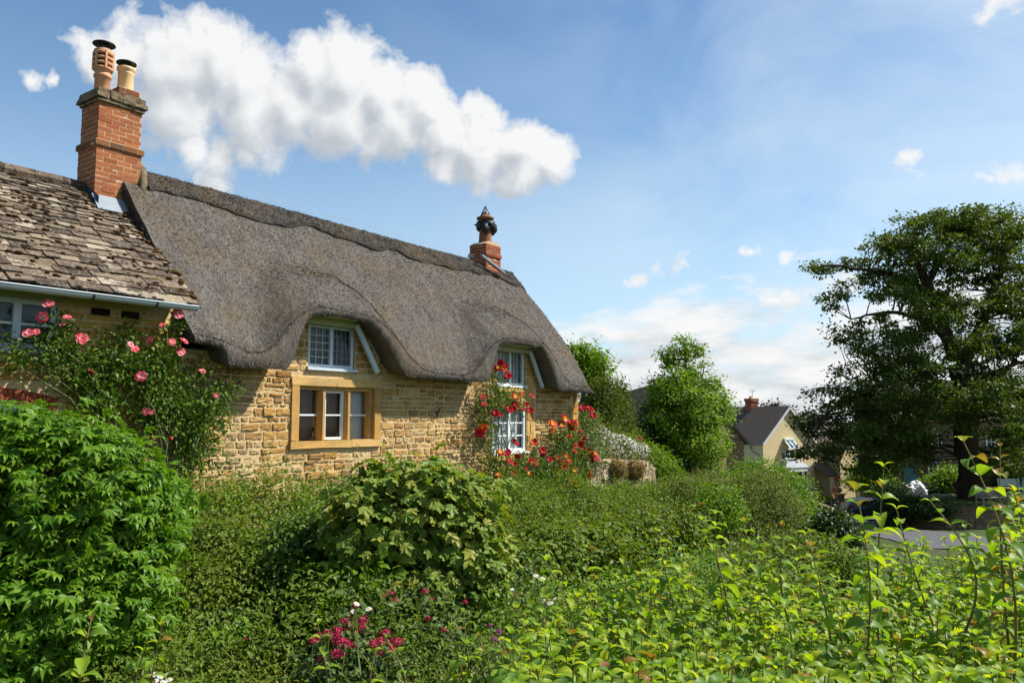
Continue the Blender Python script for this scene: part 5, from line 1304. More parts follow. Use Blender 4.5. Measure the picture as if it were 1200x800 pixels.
tree('acer_tree', 'small spreading yellow-green tree behind the parked car', P(1018, 590, 60), [(px3([(1018, 595, 60), (1018, 575, 60)]), .12, .05), (px3([(1018, 585, 60), (1030, 570, 60)]), .08, .03), (px3([(1018, 585, 60), (1006, 570, 60)]), .08, .03)], [lb(1012, 560, 18, 10, 60), lb(1030, 565, 16, 12, 60), lb(1022, 552, 20, 8, 60), lb(1000, 568, 10, 7, 60)], 'l_lime', .2, L_RH, 170, 26, .3)
tree('maple_tree', 'pale green tree at the right edge beyond the oak', P(1205, 580, 55), [(px3([(1205, 590, 55), (1205, 540, 55)]), .15, .05)], [lb(1195, 515, 16, 22, 55), lb(1215, 520, 24, 40, 55), lb(1200, 545, 18, 16, 55), lb(1185, 538, 8, 8, 55)], 'l_lime', .2, L_RH, 200, 30, .32)
for lab, es in (('leafy garden shrub with a reddish tint in front of the stone house', [pe(1098, 568, 58, 14, 10), pe(1110, 560, 58, 12, 12)]), ('light green garden shrub left of the oak trunk', [pe(1120, 562, 57.5, 14, 14), pe(1108, 572, 57.5, 16, 8)]), ('dark garden bush under the oak, left of the white sacks', [pe(1048, 580, 55, 16, 16), pe(1040, 600, 47, 8, 8)]), ('small green shrub right of the oak trunk', [pe(1172, 560, 56, 14, 16), pe(1160, 572, 56, 12, 10)])):
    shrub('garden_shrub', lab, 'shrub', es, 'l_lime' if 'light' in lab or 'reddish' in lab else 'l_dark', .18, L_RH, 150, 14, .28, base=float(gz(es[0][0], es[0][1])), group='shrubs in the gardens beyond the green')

# =================================================================== buildings beyond
def fwin(root, u0, v0, u1, v1, y, cols=2, rows=3, name='window', glass='dglass', fm='white', fw=.07):
    a, b = P(u0, v1, y), P(u1, v0, y); x0, x1, z0, z1 = a[0], b[0], a[2], b[2]; m = MB()
    m.box(x0, x0 + fw, y - .05, y + .04, z0, z1); m.box(x1 - fw, x1, y - .05, y + .04, z0, z1); m.box(x0 + fw, x1 - fw, y - .05, y + .04, z1 - fw, z1); m.box(x0 + fw, x1 - fw, y - .05, y + .04, z0, z0 + fw)
    for i in range(1, cols): x = x0 + (x1 - x0) * i / cols; m.box(x - .02, x + .02, y - .045, y + .03, z0 + fw, z1 - fw)
    for i in range(1, rows): z = z0 + (z1 - z0) * i / rows; m.box(x0 + fw, x1 - fw, y - .04, y + .028, z - .018, z + .018)
    m.box(x0 - .08, x1 + .08, y - .14, y + .01, z0 - .08, z0 - .003)
    f = m.build(name, M[fm], root); p = MB(); p.add([[x0, y - .02, z0], [x1, y - .02, z0], [x1, y - .02, z1], [x0, y - .02, z1]], np.array([[0, 1, 2, 3]])); p.build('pane', M[glass], f); return f
def gable_block(root, x0, x1, y0, y1, base, ez, az, wallmat, roofmat, over=.22, apex=None, barge=None, parts=True):
    ax = (x0 + x1) / 2 if apex is None else apex; m = MB()
    m.prism([(x0, base), (x1, base), (x1, ez), (ax, az), (x0, ez)], 1, y0, y1); m.build('wall', M[wallmat], root)
    r = MB(); th = .12
    for (xe, s) in ((x0, -1), (x1, 1)):
        d = np.array([xe - ax, ez - az]); d /= np.linalg.norm(d); e = np.array([xe, ez]) + d * over; n_ = np.array([-d[1], d[0]]) * (1 if s < 0 else -1); n_ = n_ if n_[1] > 0 else -n_
        q = [np.array([ax, az]) + n_ * .02, e + n_ * .02, e + n_ * (.02 + th), np.array([ax, az]) + n_ * (.02 + th)]
        r.prism([tuple(k) for k in q], 1, y0 - over, y1 + over)
    rf = r.build('roof', M[roofmat], root)
    if barge:
        for xe in (x0, x1):
            b = MB(); d = np.array([xe - ax, ez - az]); d /= np.linalg.norm(d); e = np.array([xe, ez]) + d * (over + .02)
            b.bar([ax, y0 - over - .03, az - .02], [e[0], y0 - over - .03, e[1] - .02], .16, .05, (0, -1, 0)); b.build('bargeboard', M[barge], root)
    return rf
def U_(u): return 922 + (u - 922) / .85
cr = thing('cream_house', 'cream rendered house with a dark slate gable roof, bay window and tall brick chimney', 'house', (22.8, 66, -7.2))
rf = gable_block(cr, 19.75, 25.8, 66, 84, -7.3, -1.93, .90, 'cream', 'farslate', .18, 22.8, 'white')
def ridge_chimney(root, x, y, zt):
    m = MB(); brick_stack(m, x - .42, x + .42, y, y + .7, .2, zt - .25, .225, .075); brick_stack(m, x - .48, x + .48, y - .06, y + .76, zt - .25, zt, .225, .075)
    return m.build('chimney', [M['brick_far'], M['lime']], root)
def far_chimney(root, u0, u1, v0, vb, y, dy=.7):
    a, b = P(u0, vb, y), P(u1, v0, y); m = MB(); brick_stack(m, a[0], b[0], y, y + dy, a[2], b[2] - .25, .225, .075); brick_stack(m, a[0] - .06, b[0] + .06, y - .06, y + dy + .06, b[2] - .25, b[2], .225, .075)
    return m.build('chimney', [M['brick_far'], M['lime']], root)
chf = ridge_chimney(cr, 22.8, 69.6, 1.72)
p_ = MB(); q = np.array([22.7, 69.95, 1.72]); p_.lathe([(.14, 0), (.12, .15), (.15, .2)], q, 12); p_.build('chimney_pot', M['terracotta'], chf)
p_ = MB(); q = np.array([23.0, 70.0, 1.72]); p_.tube([q, q + [0, 0, .75]], .025, 5); p_.tube([q + [-.35, 0, .68], q + [.4, 0, .68]], .018, 4)
for k in np.linspace(-.32, .36, 6): p_.tube([q + [k, 0, .5], q + [k, 0, .88]], .012, 4)
p_.build('aerial', M['gutter'], chf)
ridge_chimney(cr, 22.8, 73.6, 1.55)
fwin(cr, U_(918), 526, U_(930), 537, 65.97, 2, 2)
sw = MB(); a, b = P(U_(918), 525.5, 65.6), P(U_(930), 515, 65.6); m = MB()        # top-hung sash standing open
for k in range(3): x = a[0] + (b[0] - a[0]) * k / 2; m.bar([x, 65.25, a[2] + .05], [x, 65.93, b[2]], .07, .05)
m.bar([a[0], 65.25, a[2] + .05], [b[0], 65.25, a[2] + .05], .07, .05); m.bar([a[0], 65.93, b[2]], [b[0], 65.93, b[2]], .3, .12)
so_ = m.build('open_sash', M['white'], cr); p_ = MB(); p_.add([[a[0], 65.25, a[2] + .05], [b[0], 65.25, a[2] + .05], [b[0], 65.93, b[2]], [a[0], 65.93, b[2]]], np.array([[0, 1, 2, 3]])); p_.build('pane', M['skyglass'], so_)
p_ = MB(); a = P(U_(918), 538, 65.93); b = P(U_(930), 515, 65.93); p_.box(a[0] - .12, b[0] + .12, 65.9, 65.99, a[2] - .1, a[2]); p_.box(a[0] - .08, b[0] + .08, 65.88, 65.99, b[2], b[2] + .14); p_.build('window_surround', M['white'], cr)
# bay window with its own little roof
a, b = P(U_(915), 592, 65.2), P(U_(943), 549, 65.2); m = MB(); m.box(a[0], b[0], 65.2, 65.98, -7.2, a[2] + .3); m.build('bay_base', M['cream'], cr)
fb = fwin(cr, U_(916), 573, U_(935), 551, 65.18, 3, 3, 'bay_window'); fwin(cr, U_(937), 573, U_(942), 551, 65.2, 1, 3, 'bay_side_window')
m = MB(); m.box(a[0] - .1, b[0] + .12, 65.1, 66, b[2] - .04, b[2] + .1); z = b[2] + .1; t1 = P(U_(925), 539, 66)[2]
m.build('bay_fascia', M['white'], cr)
m = MB(); m.add([[a[0] - .2, 65.05, z], [b[0] + .2, 65.05, z], [b[0] - .25, 65.97, t1], [a[0] + .5, 65.97, t1], [a[0] - .2, 65.97, z], [b[0] + .2, 65.97, z]], [np.array([[0, 1, 2, 3]]), np.array([[0, 3, 4], [1, 5, 2]])]); m.build('bay_roof', M['lead'], cr)
m = MB(); a_, b_ = P(U_(873.5), 517, 68), P(U_(891), 517, 66); m.tube([[19.5, 84, -2.05], [19.5, 65.8, -2.05]], .06, 6); m.tube([[19.63, 67.2, -2.1], [19.63, 67.2, -2.6], [19.71, 66.4, -2.9], [19.69, 66.4, -7]], .05, 6); m.build('downpipe', M['lead'], cr)
p_ = MB(); p_.box(19.68, 19.75, 68.2, 69.6, -4.3, -2.5); p_.build('side_window', M['skyglass'], cr)
# wing to the right
x0, x1, yw = 25.81, 31.4, 66.4; m = MB(); m.box(x0, x1, yw, 73, -7.3, -1.9); m.prism([(yw, -1.9), (73, -1.9), ((yw + 73) / 2, .3)], 0, x0, x1); m.build('wing_wall', M['cream'], cr)
m = MB(); ym = (yw + 73) / 2; m.add([[x0, yw - .25, -2.0], [x1 + .2, yw - .25, -2.0], [x1 + .2, ym, .42], [x0, ym, .42], [x0, 73.2, -2.0], [x1 + .2, 73.2, -2.0]], np.array([[0, 1, 2, 3], [3, 2, 5, 4]])); m.build('wing_roof', M['farslate'], cr)
fwin(cr, U_(958), 536, U_(966), 527, yw - .03, 2, 2); fwin(cr, U_(960), 568, U_(967), 553, yw - .03, 2, 2)
m = MB(); a, b = P(U_(958), 545, yw), P(U_(981), 560, yw - 1.7); m.add([[a[0], yw - .01, a[2]], [a[0] + 2.4, yw - .01, a[2]], [b[0], yw - 1.8, b[2]], [a[0] + .0, yw - 1.8, b[2]], [a[0], yw - .01, a[2] + .1], [a[0] + 2.4, yw - .01, a[2] + .1], [b[0], yw - 1.8, b[2] + .1], [a[0], yw - 1.8, b[2] + .1]], np.array([[0, 1, 2, 3], [7, 6, 5, 4], [3, 2, 6, 7], [1, 5, 6, 2], [0, 3, 7, 4]])); m.build('porch_roof', M['farslate'], cr)
m = MB(); q = P(U_(976), 560, yw - 1.7); m.box(q[0] - .14, q[0] + .14, yw - 1.75, yw - 1.47, -7.2, q[2]); m.build('porch_post', M['cream'], cr)

cr.rotation_euler = (0, 0, math.radians(30))
oh = thing('stone_outhouse', 'small brown stone outhouse gable half hidden by the pointed bright tree', 'outhouse', (10.3, 42, -5.9))
gable_block(oh, 8.6, 12.15, 42, 50, -6.2, -1.22, 1.0, 'fieldstone', 'farslate', .2, 10.35)
m = MB(); stones(m, 8.7, 12.15, -5.5, .9, 41.99, (.12, .24), (.2, .5), [], lambda s, z: z < -1.3 or abs(s - 10.35) < (1.0 - z) * .78, depth=.03, mat=0, nx=4, nz=3); m.build('rubble_face', M['fieldstone'], oh)
bn = thing('stone_barn', 'stone barn with a mossy stone-slate roof behind the conifers', 'barn', P(765, 590, 36))
A_, B_ = P(733, 459, 39), P(815, 436, 36); dn_ = (B_ - A_); dn_[2] = 0; dn_ = unit(dn_); pn = np.array([dn_[1], -dn_[0], 0])
m = MB(); ea, eb = A_ + pn * 2.6 + [0, 0, -2.9], B_ + pn * 2.6 + [0, 0, -2.9]; fa, fb_ = A_ - pn * 2.6 + [0, 0, -2.9], B_ - pn * 2.6 + [0, 0, -2.9]
V = [A_, B_, eb, ea, fa, fb_]; V2 = [q - [0, 0, .14] for q in V]
m.add(V + V2, np.array([[0, 1, 2, 3], [1, 0, 4, 5], [3, 2, 8, 9], [4, 10, 11, 5], [0, 3, 9, 6], [1, 7, 8, 2], [0, 6, 10, 4], [1, 5, 11, 7]])); m.build('roof', M['slate'], bn)
m = MB(); g_ = lambda q: np.array([q[0], q[1], -6.0]); k = .9
w_ = [A_ + (ea - A_) * k - [0, 0, .15], B_ + (eb - B_) * k - [0, 0, .15], B_ + (fb_ - B_) * k - [0, 0, .15], A_ + (fa - A_) * k - [0, 0, .15]]
m.add([*w_, *[g_(q) for q in w_], A_ - [0, 0, .2], B_ - [0, 0, .2]], [np.array([[0, 1, 5, 4], [1, 2, 6, 5], [2, 3, 7, 6], [3, 0, 4, 7]]), np.array([[0, 8, 3], [1, 2, 9]])]); m.build('wall', M['fieldstone'], bn)

st = thing('stone_terrace', 'long stone house with white casement windows in the shade behind the oak', 'house', P(1100, 580, 64))
yS = 64.0; xa, xb = P(1045, 570, yS)[0], P(1260, 570, yS)[0]; ezs, rzs = P(1100, 492, yS)[2], P(1100, 455, yS + 3)[2]
m = MB(); m.box(xa, xb, yS, yS + 6, -7.2, ezs); m.prism([(yS, ezs), (yS + 6, ezs), (yS + 3, rzs)], 0, xa, xb); m.build('wall', M['fieldstone'], st)
m = MB(); m.add([[xa - .2, yS - .3, ezs - .1], [xb, yS - .3, ezs - .1], [xb, yS + 3, rzs + .1], [xa - .2, yS + 3, rzs + .1], [xa - .2, yS + 6.3, ezs - .1], [xb, yS + 6.3, ezs - .1]], np.array([[0, 1, 2, 3], [3, 2, 5, 4]])); m.build('roof', M['farslate'], st)
for (u0, v0, u1, v1, c_, r_) in ((1086, 507, 1103, 523, 4, 2), (1088, 541, 1098.5, 556, 2, 2), (1156, 510, 1166, 525, 2, 2), (1052, 510, 1064, 524, 2, 2), (1172, 541, 1184, 556, 2, 2)): fwin(st, u0, v0, u1, v1, yS - .03, c_, r_)
a, b = P(1060, 572, yS - .05), P(1074, 540, yS - .05); m = MB(); m.box(a[0], b[0], yS - .06, yS - .005, a[2] - .6, b[2]); m.box(a[0] + .15, b[0] - .15, yS - .08, yS - .062, a[2], b[2] - 1.2); d_ = m.build('door', M['tealdoor'], st)
m = MB(); m.box(a[0] - .2, b[0] + .3, yS - .9, yS - .002, b[2] + .05, b[2] + .2); m.build('door_canopy', M['farslate'], st)
a, b = P(1088, 490, yS), P(1100, 478, yS); m = MB(); m.prism([(a[0], ezs - .2), (b[0] + .1, ezs - .2), (b[0] + .1, b[2]), ((a[0] + b[0]) / 2, b[2] + .5), (a[0], b[2])], 1, yS + .05, yS + 2.4); m.build('dormer', M['white'], st)
m = MB(); a, b = P(1170, 548, 60), P(1196, 534, 60); m.prism([(a[0], -7), (b[0], -7), (b[0], a[2]), ((a[0] + b[0]) / 2, b[2]), (a[0], a[2])], 1, 60, 63.5)
cv = thing('conservatory', 'pale glazed garden room with a pitched white roof beyond the oak trunk', 'conservatory', ((a[0] + b[0]) / 2, 60, -7)); m.build('glazed_wall', M['skyglass'], cv)
m = MB()
for q in ((a[0], a[2]), (b[0], a[2])): m.bar([q[0], 59.95, q[1]], [(a[0] + b[0]) / 2, 59.95, b[2]], .12, .12); m.bar([q[0], 59.95, -7], [q[0], 59.95, q[1]], .12, .12)
m.add([[a[0] - .1, 59.8, a[2] + .03], [(a[0] + b[0]) / 2, 59.8, b[2] + .06], [(a[0] + b[0]) / 2, 63.6, b[2] + .06], [a[0] - .1, 63.6, a[2] + .03], [b[0] + .1, 59.8, a[2] + .03], [b[0] + .1, 63.6, a[2] + .03]], np.array([[0, 1, 2, 3], [1, 4, 5, 2]])); m.build('roof', M['bluewhite'], cv)

# retaining wall of the green
rw = thing('retaining_wall', 'dark stone retaining wall holding up the village green', 'wall', (28, 44.3, -6)); m = MB()
rp = [(22.4, 49), (21.85, 46.2), (23.95, 44.9), (28, 44.3), (34, 44.1), (44, 44.3), (60, 44.9)]
for (a, b) in zip(rp[:-1], rp[1:]):
    a = np.array(a); b = np.array(b); L = np.linalg.norm(b - a); d = (b - a) / L; n_ = np.array([d[1], -d[0]]); z = -6.9
    o = a + n_ * .02; o2 = b + n_ * .02; m.add([[*o, -7.2], [*o2, -7.2], [*o2, -5.0], [*o, -5.0], [*(a - n_ * .35), -5.0], [*(b - n_ * .35), -5.0]], np.array([[0, 1, 2, 3], [3, 2, 5, 4]]))
    while z < -5.0:
        h = rng.uniform(.12, .24); x = 0
        while x < L - .05:
            l = min(rng.uniform(.25, .6), L - x); c0, c1 = a + d * (x + .01), a + d * (x + l - .01); x += l; pr = rng.uniform(.05, .1); V = []
            for zz in (z + .01, z + h - .01):
                for q, e in ((c0, 0), (c1, 0), (c1, pr), (c0, pr)): V.append([*(q + n_ * e + rng.normal(0, .012, 2)), zz + rng.normal(0, .012)])
            m.add(V, np.array([[0, 3, 2, 1], [4, 5, 6, 7], [0, 1, 5, 4], [1, 2, 6, 5], [2, 3, 7, 6], [3, 0, 4, 7]]))
        z += h
m.build('stonework', M['fieldstone'], rw)
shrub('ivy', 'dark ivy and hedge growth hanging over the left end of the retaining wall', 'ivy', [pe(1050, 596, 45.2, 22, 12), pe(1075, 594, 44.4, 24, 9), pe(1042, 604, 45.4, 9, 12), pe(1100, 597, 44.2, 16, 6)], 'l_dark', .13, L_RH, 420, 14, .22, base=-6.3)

# grass on the green and the verges
mb = MB(); n = 9000; x = rng.uniform(22, 60, n); y = rng.uniform(44.5, 53, n); put_leaves(mb, np.stack([x, y, np.full(n, -4.95)], -1), rng.normal(0, 1, (n, 3)) * [1, 1, .1], rng.uniform(.15, .35, n), tmpl_blade(.03, .5), 0, np.array([0, 0, 1.]) + rng.normal(0, .3, (n, 3)))
tag(mb.build('grass', M['grass'], None, I4, 'stuff'), 'short grass growing on the raised green under the oak', 'grass')

# =================================================================== vehicles and street furniture
def car(name, label, paint, loc, rz):
    root = thing(name, label, 'car', loc, rz); B = MB()
    X = np.array([-2.12, -2.05, -1.85, -1.5, -1.1, -.6, 0, .5, .9, 1.3, 1.7, 2.02, 2.14])
    top = np.array([.86, .98, 1.22, 1.40, 1.47, 1.50, 1.48, 1.40, 1.20, 1.00, .93, .82, .62]); belt = np.array([.80, .86, .93, .95, .95, .94, .93, .92, .92, .92, .88, .78, .58]); wd = np.array([.70, .80, .86, .89, .90, .90, .90, .90, .89, .88, .85, .76, .62])
    A = []
    for x, t_, b_, w_ in zip(X, top, belt, wd):
        g = max(0.0, (t_ - b_) / .55); wr = w_ - .27 * g; bz = .28 + (.06 if abs(x) > 1.95 else 0)
        A.append([[x, y * w_, z] if k != 1 else [x, y * wr, z] for (y, z, k) in ((-.92, bz, 0), (-1.0, .45, 0), (-.99, .65, 0), (-.97, b_, 0), (-1, t_ - .06 * g, 1), (-.85, t_, 1), (-.4, t_ + .025 * g, 1), (.4, t_ + .025 * g, 1), (.85, t_, 1), (1, t_ - .06 * g, 1), (.97, b_, 0), (.99, .65, 0), (1.0, .45, 0), (.92, bz, 0))])
    A = np.array(A); B.grid(A, 0, True, flip=True)
    for e in (A[0], A[-1]): B.add(e, np.arange(14)[None] if e is A[0] else np.arange(14)[::-1][None])
    T = np.array([[math.sin(rz), math.cos(rz)]]); Fm = WM[root.name]
    body = B.build('body', M[paint], root, Fm)
    for sgn in (-1, 1):
        for (xa_, xb_, n_) in ((-1.42, -.55, 'side_window'), (-.47, .42, 'side_window'), (.5, 1.12, 'side_window')):
            q = MB(); V = []
            for x, f in ((xa_, .12), (xb_, .12), (xb_, .88), (xa_, .88)):
                t_, b_, w_ = np.interp(x, X, top), np.interp(x, X, belt), np.interp(x, X, wd); g = (t_ - b_) / .55; V.append([x, sgn * ((w_ * .97) * (1 - f) + (w_ - .27 * g) * f + .012), b_ + (t_ - .06 * g - b_) * f])
            q.add(V, np.array([[0, 1, 2, 3]]) if sgn < 0 else np.array([[3, 2, 1, 0]])); q.build(n_, M['dglass'], root, Fm)
        for x in (-1.3, 1.32):
            q = MB(); ang = np.linspace(0, 2 * np.pi, 21)[:-1]
            def ring(r, y): return np.stack([x + r * np.cos(ang), np.full(20, sgn * y), .31 + r * np.sin(ang)], -1)
            R_ = np.stack([ring(.20, .90), ring(.31, .90), ring(.325, .86), ring(.325, .70)]); R_ = np.concatenate([R_, R_[:, :1]], 1); q.grid(R_, 0, True); wl_ = q.build('wheel', M['rubber'], root, Fm)
            q = MB(); q.add(ring(.2, .895), np.arange(20)[None])
            for k in range(5): a = k * 1.2566; q.bar([x, sgn * .905, .31], [x + .19 * math.cos(a), sgn * .905, .31 + .19 * math.sin(a)], .05, .02, (0, 1, 0))
            q.build('rim', M['alloy'], wl_, Fm)
        q = MB(); q.box(-2.06, -1.86, sgn * .72 - .1, sgn * .72 + .1, .82, .96); q.build('tail_light', M['lamp'], root, Fm)
        q = MB(); q.box(.62, .78, sgn * .95 - .08, sgn * .95 + .08, .92, 1.05); q.build('wing_mirror', M[paint], root, Fm)
        q = MB(); q.box(-.35, -.17, sgn * .90 - .02, sgn * .90 + .02, .80, .83); q.build('door_handle', M['alloy'], root, Fm)
    q = MB(); q.add([[1.30, -.72, 1.03], [1.30, .72, 1.03], [.55, .6, 1.38], [.55, -.6, 1.38]], np.array([[0, 1, 2, 3]])); q.build('windscreen', M['dglass'], root, Fm)
    q = MB(); q.add([[-2.0, -.66, 1.06], [-2.0, .66, 1.06], [-1.66, .6, 1.36], [-1.66, -.6, 1.36]], np.array([[3, 2, 1, 0]])); q.build('rear_window', M['dglass'], root, Fm)
    return root
cx = P(1024, 600, 55.5)
car('parked_car', 'dark blue hatchback parked on the lane beside the raised green', 'carpaint', (cx[0], 55.5, float(gz(cx[0], 55.5)) + .06), 0.0)
cx = P(1112, 580, 57); car('parked_car', 'black car mostly hidden behind the raised green, left of the oak trunk', 'carpaint2', (cx[0], 57, P(1112, 577, 57)[2] - 1.5), 0.0)

gp = thing('gate_pier', 'stone gate pier topped with a round ball finial beside the dark blue car', 'gate pier', P(985, 606, 57)); q = P(985, 604, 57); zt = P(985, 577.5, 57)[2]
m = MB(); m.box(q[0] - .24, q[0] + .24, 56.76, 57.24, q[2] - .4, zt - .09, jit=.01); m.build('shaft', M['fieldstone'], gp)
m = MB(); m.box(q[0] - .32, q[0] + .32, 56.68, 57.32, zt - .088, zt, jit=.01); m.build('capstone', M['fieldstone'], gp)
m = MB(); m.lathe([(.10, 0), (.07, .08)], [q[0], 57, zt], 12); m.ball([q[0], 57, zt + .26], .2, 10); m.build('ball_finial', M['cap'], gp)
gtk = thing('iron_gate', 'black iron gate hung on the ball-topped gate pier', 'gate', P(978, 606, 57)); m = MB(); a, b = P(976, 603, 57), P(983, 584, 57)
for x in np.linspace(a[0], b[0] - .25, 5): m.tube([[x, 57, a[2]], [x, 57, b[2]]], .018, 5)
for z in (a[2] + .1, b[2] - .1, (a[2] + b[2]) / 2): m.tube([[a[0], 57, z], [b[0] - .2, 57, z]], .016, 5)
m.build('bars', M['black_metal'], gtk); m = MB(); m.tube([[b[0] - .24, 57, a[2]], [b[0] - .24, 57, b[2] + .05]], .03, 6); m.build('hinge_post', M['black_metal'], gtk)
dw_ = thing('drive_wall', 'low stone wall with sloping coping below the cream house', 'wall', P(960, 606, 54)); m = MB(); c_ = MB()
for (u0, v0, u1, v1) in ((944, 586, 958, 590), (958, 590, 975, 597)):
    a, b = P(u0, v0, 56), P(u1, v1, 55); m.add([[a[0], a[1], -7.6], [b[0], b[1], -7.6], [b[0], b[1], b[2]], [a[0], a[1], a[2]], [a[0], a[1] + .35, a[2]], [b[0], b[1] + .35, b[2]]], np.array([[0, 1, 2, 3], [3, 2, 5, 4]])); c_.bar(a + [-.02, .16, .05], b + [.02, .16, .05], .5, .1)
m.build('stonework', M['fieldstone'], dw_); c_.build('coping', M['cap'], dw_)
def pot(label, u, v, y, r, h, ball, fl=None):
    root = thing('plant_pot', label, 'plant pot', P(u, v, y), 0, 'pots by the cream house'); q = P(u, v, y); m = MB(); m.lathe([(r * .7, 0), (r, h * .9), (r * 1.1, h * .9), (r * 1.1, h), (r * .9, h)], q, 14); m.build('pot', M['terracotta'], root)
    m = MB(); p, n_ = ell_pts([[q[0], q[1], q[2] + h + ball * .7, ball, ball, ball]], 260, (.6, 1.05)); put_leaves(m, p, n_, .09, L_RH); m.build('foliage', M['l_dark'], root)
    if fl: m = MB(); p, n_ = ell_pts([[q[0], q[1], q[2] + h + ball * .8, ball, ball, ball * .8]], 90, (.9, 1.1)); put_leaves(m, p, n_, .10, L_RH); m.build('flowers', M['p_red'], root)
pot('square-cut terracotta pot with a clipped box ball by the cream wall', 961.5, 585, 65.4, .30, .62, .28); pot('low pot of red flowers beside the gate pier', 979.5, 584, 62, .26, .4, .3, True)
hb_ = thing('hanging_basket', 'hanging basket of red flowers under the porch of the cream house', 'hanging basket', P(981, 566, 65)); q = P(981, 565, 65)
m = MB(); m.lathe([(.04, -.02), (.2, .12), (.27, .26), (.25, .27)], q, 12); m.build('basket', M['wood'], hb_); m = MB(); p, n_ = ell_pts([[q[0], q[1], q[2] + .32, .32, .32, .2]], 160, (.5, 1.1)); put_leaves(m, p, n_, .10, L_RH); m.build('flowers', M['p_red'], hb_)
m = MB()
for k in range(3): m.tube([q + [.24 * math.cos(k * 2.1), .24 * math.sin(k * 2.1), .26], q + [0, 0, .8]], .012, 4)
m.build('chains', M['black_metal'], hb_)
gr = thing('grass_plant', 'clump of tall strap leaves beside the cream porch post', 'plant', P(972, 586, 65)); m = MB(); q = P(972, 585, 65); n = 120; put_leaves(m, q + rng.normal(0, .12, (n, 3)) * [1, 1, 0], rng.normal(size=(n, 3)) * [1, 1, .1], rng.uniform(.6, 1.1, n), tmpl_blade(.03, .6), 0, np.array([0, 0, 1.]) + rng.normal(0, .3, (n, 3))); m.build('leaves', M['l_fresh'], gr)
wbn = thing('wheelie_bin', 'dark green wheeled bin below the bay window of the cream house', 'bin', P(938.5, 592, 64)); q = P(938.5, 590, 64); m = MB(); m.prism([(q[0] - .25, q[2]), (q[0] + .25, q[2]), (q[0] + .32, q[2] + 1.0), (q[0] - .32, q[2] + 1.0)], 1, 63.7, 64.3); m.build('body', M['greenpaint'], wbn)
m = MB(); m.box(q[0] - .34, q[0] + .34, 63.64, 64.34, q[2] + 1.003, q[2] + 1.07); m.build('lid', M['greenpaint'], wbn)
for i, (u, v, r, lab) in enumerate(((1066, 574, .45, 'white rubble sack lowest and leftmost in the heap under the oak'), (1074, 571, .5, 'white rubble sack on top of the heap under the oak'), (1079, 576, .4, 'white rubble sack at the right foot of the heap under the oak'))):
    q = P(u, v, 56 + .2 * i); sk = thing('rubble_sack', lab, 'sack', q - [0, 0, r], 0, 'white sacks heaped under the oak'); m = MB(); m.ball(q, (r * 1.1, r * .8, r * .8), 16, 0, .55, 2.6); m.build('bag', M['plastic'], sk)
    m = MB(); m.ball(q + [rng.normal(0, .1), -.1, r * .75], (r * .25, r * .22, r * .3), 8, 0, .5, 4); m.build('tied_neck', M['plastic'], sk)
def bench(label, u, v, y, w_, mat, rz):
    q = P(u, v, y); root = thing('garden_bench', label, 'bench', q, rz); Fm = WM[root.name]
    m = MB()
    for k in range(4): m.box(-w_ / 2, w_ / 2, -.25 + k * .13, -.15 + k * .13, .42, .45)
    m.build('seat', M[mat], root, Fm); m = MB()
    for k in range(5): m.box(-w_ / 2, w_ / 2, .27 + k * .02, .30 + k * .02, .5 + k * .095, .575 + k * .095)
    m.build('backrest', M[mat], root, Fm)
    for x in (-w_ / 2 + .05, w_ / 2 - .05):
        for y_ in (-.22, .26): m = MB(); m.box(x - .035, x + .035, y_ - .035, y_ + .035, 0, .41 if y_ < 0 else .98); m.build('leg', M[mat], root, Fm)
        m = MB(); m.box(x - .04, x + .04, -.26, .3, .62, .66); m.build('armrest', M[mat], root, Fm)
bench('weathered grey slatted bench on the green right of the oak trunk', 1163, 592, 44, 1.7, 'greywood', .25); bench('white slatted bench farther back at the right edge', 1186, 578, 54, 1.5, 'white', .1); bench('small pale wooden bench in the garden left of the oak', 1092, 581, 57.2, .9, 'greywood', 0)
# =================================================================== camera, sun and sky
cam = bpy.data.cameras.new('camera'); co = bpy.data.objects.new('camera', cam); COL.objects.link(co)
cam.sensor_width = 36; cam.lens = FX / 1200 * 36; cam.clip_start = .05; cam.clip_end = 5000
co.location = (0, 0, 0); co.rotation_euler = (math.pi / 2 + PITCH, 0, 0); sc.camera = co
SUN_EL, SUN_H = math.radians(48), np.array([.985, .17])
SUN_H = SUN_H / np.linalg.norm(SUN_H)
sl = bpy.data.lights.new('sun', 'SUN'); sl.energy = 4.4; sl.angle = math.radians(.55); sl.color = (1, .95, .86)
so = bpy.data.objects.new('sun', sl); COL.objects.link(so)
sd = np.array([SUN_H[0] * math.cos(SUN_EL), SUN_H[1] * math.cos(SUN_EL), math.sin(SUN_EL)])
so.rotation_euler = Vector([float(c) for c in sd]).to_track_quat('Z', 'Y').to_euler(); so.location = (20, 0, 30)
w = bpy.data.worlds.new('World'); sc.world = w; w.use_nodes = True
T = w.node_tree; T.nodes.clear()
def wn(t_, **kw):
    n_ = T.nodes.new('ShaderNode' + t_)
    for k, v in kw.items(): setattr(n_, k, v)
    return n_
def wl(a_, b_): T.links.new(a_, b_)
def wm(op, a_, b_=None, c_=None, clamp=False, tree=None):
    tr_ = tree or T; n_ = tr_.nodes.new('ShaderNodeMath'); n_.operation = op; n_.use_clamp = clamp
    for i, v in enumerate((a_, b_, c_)):
        if v is None: continue
        if isinstance(v, (int, float)): n_.inputs[i].default_value = v
        else: tr_.links.new(v, n_.inputs[i])
    return n_.outputs[0]
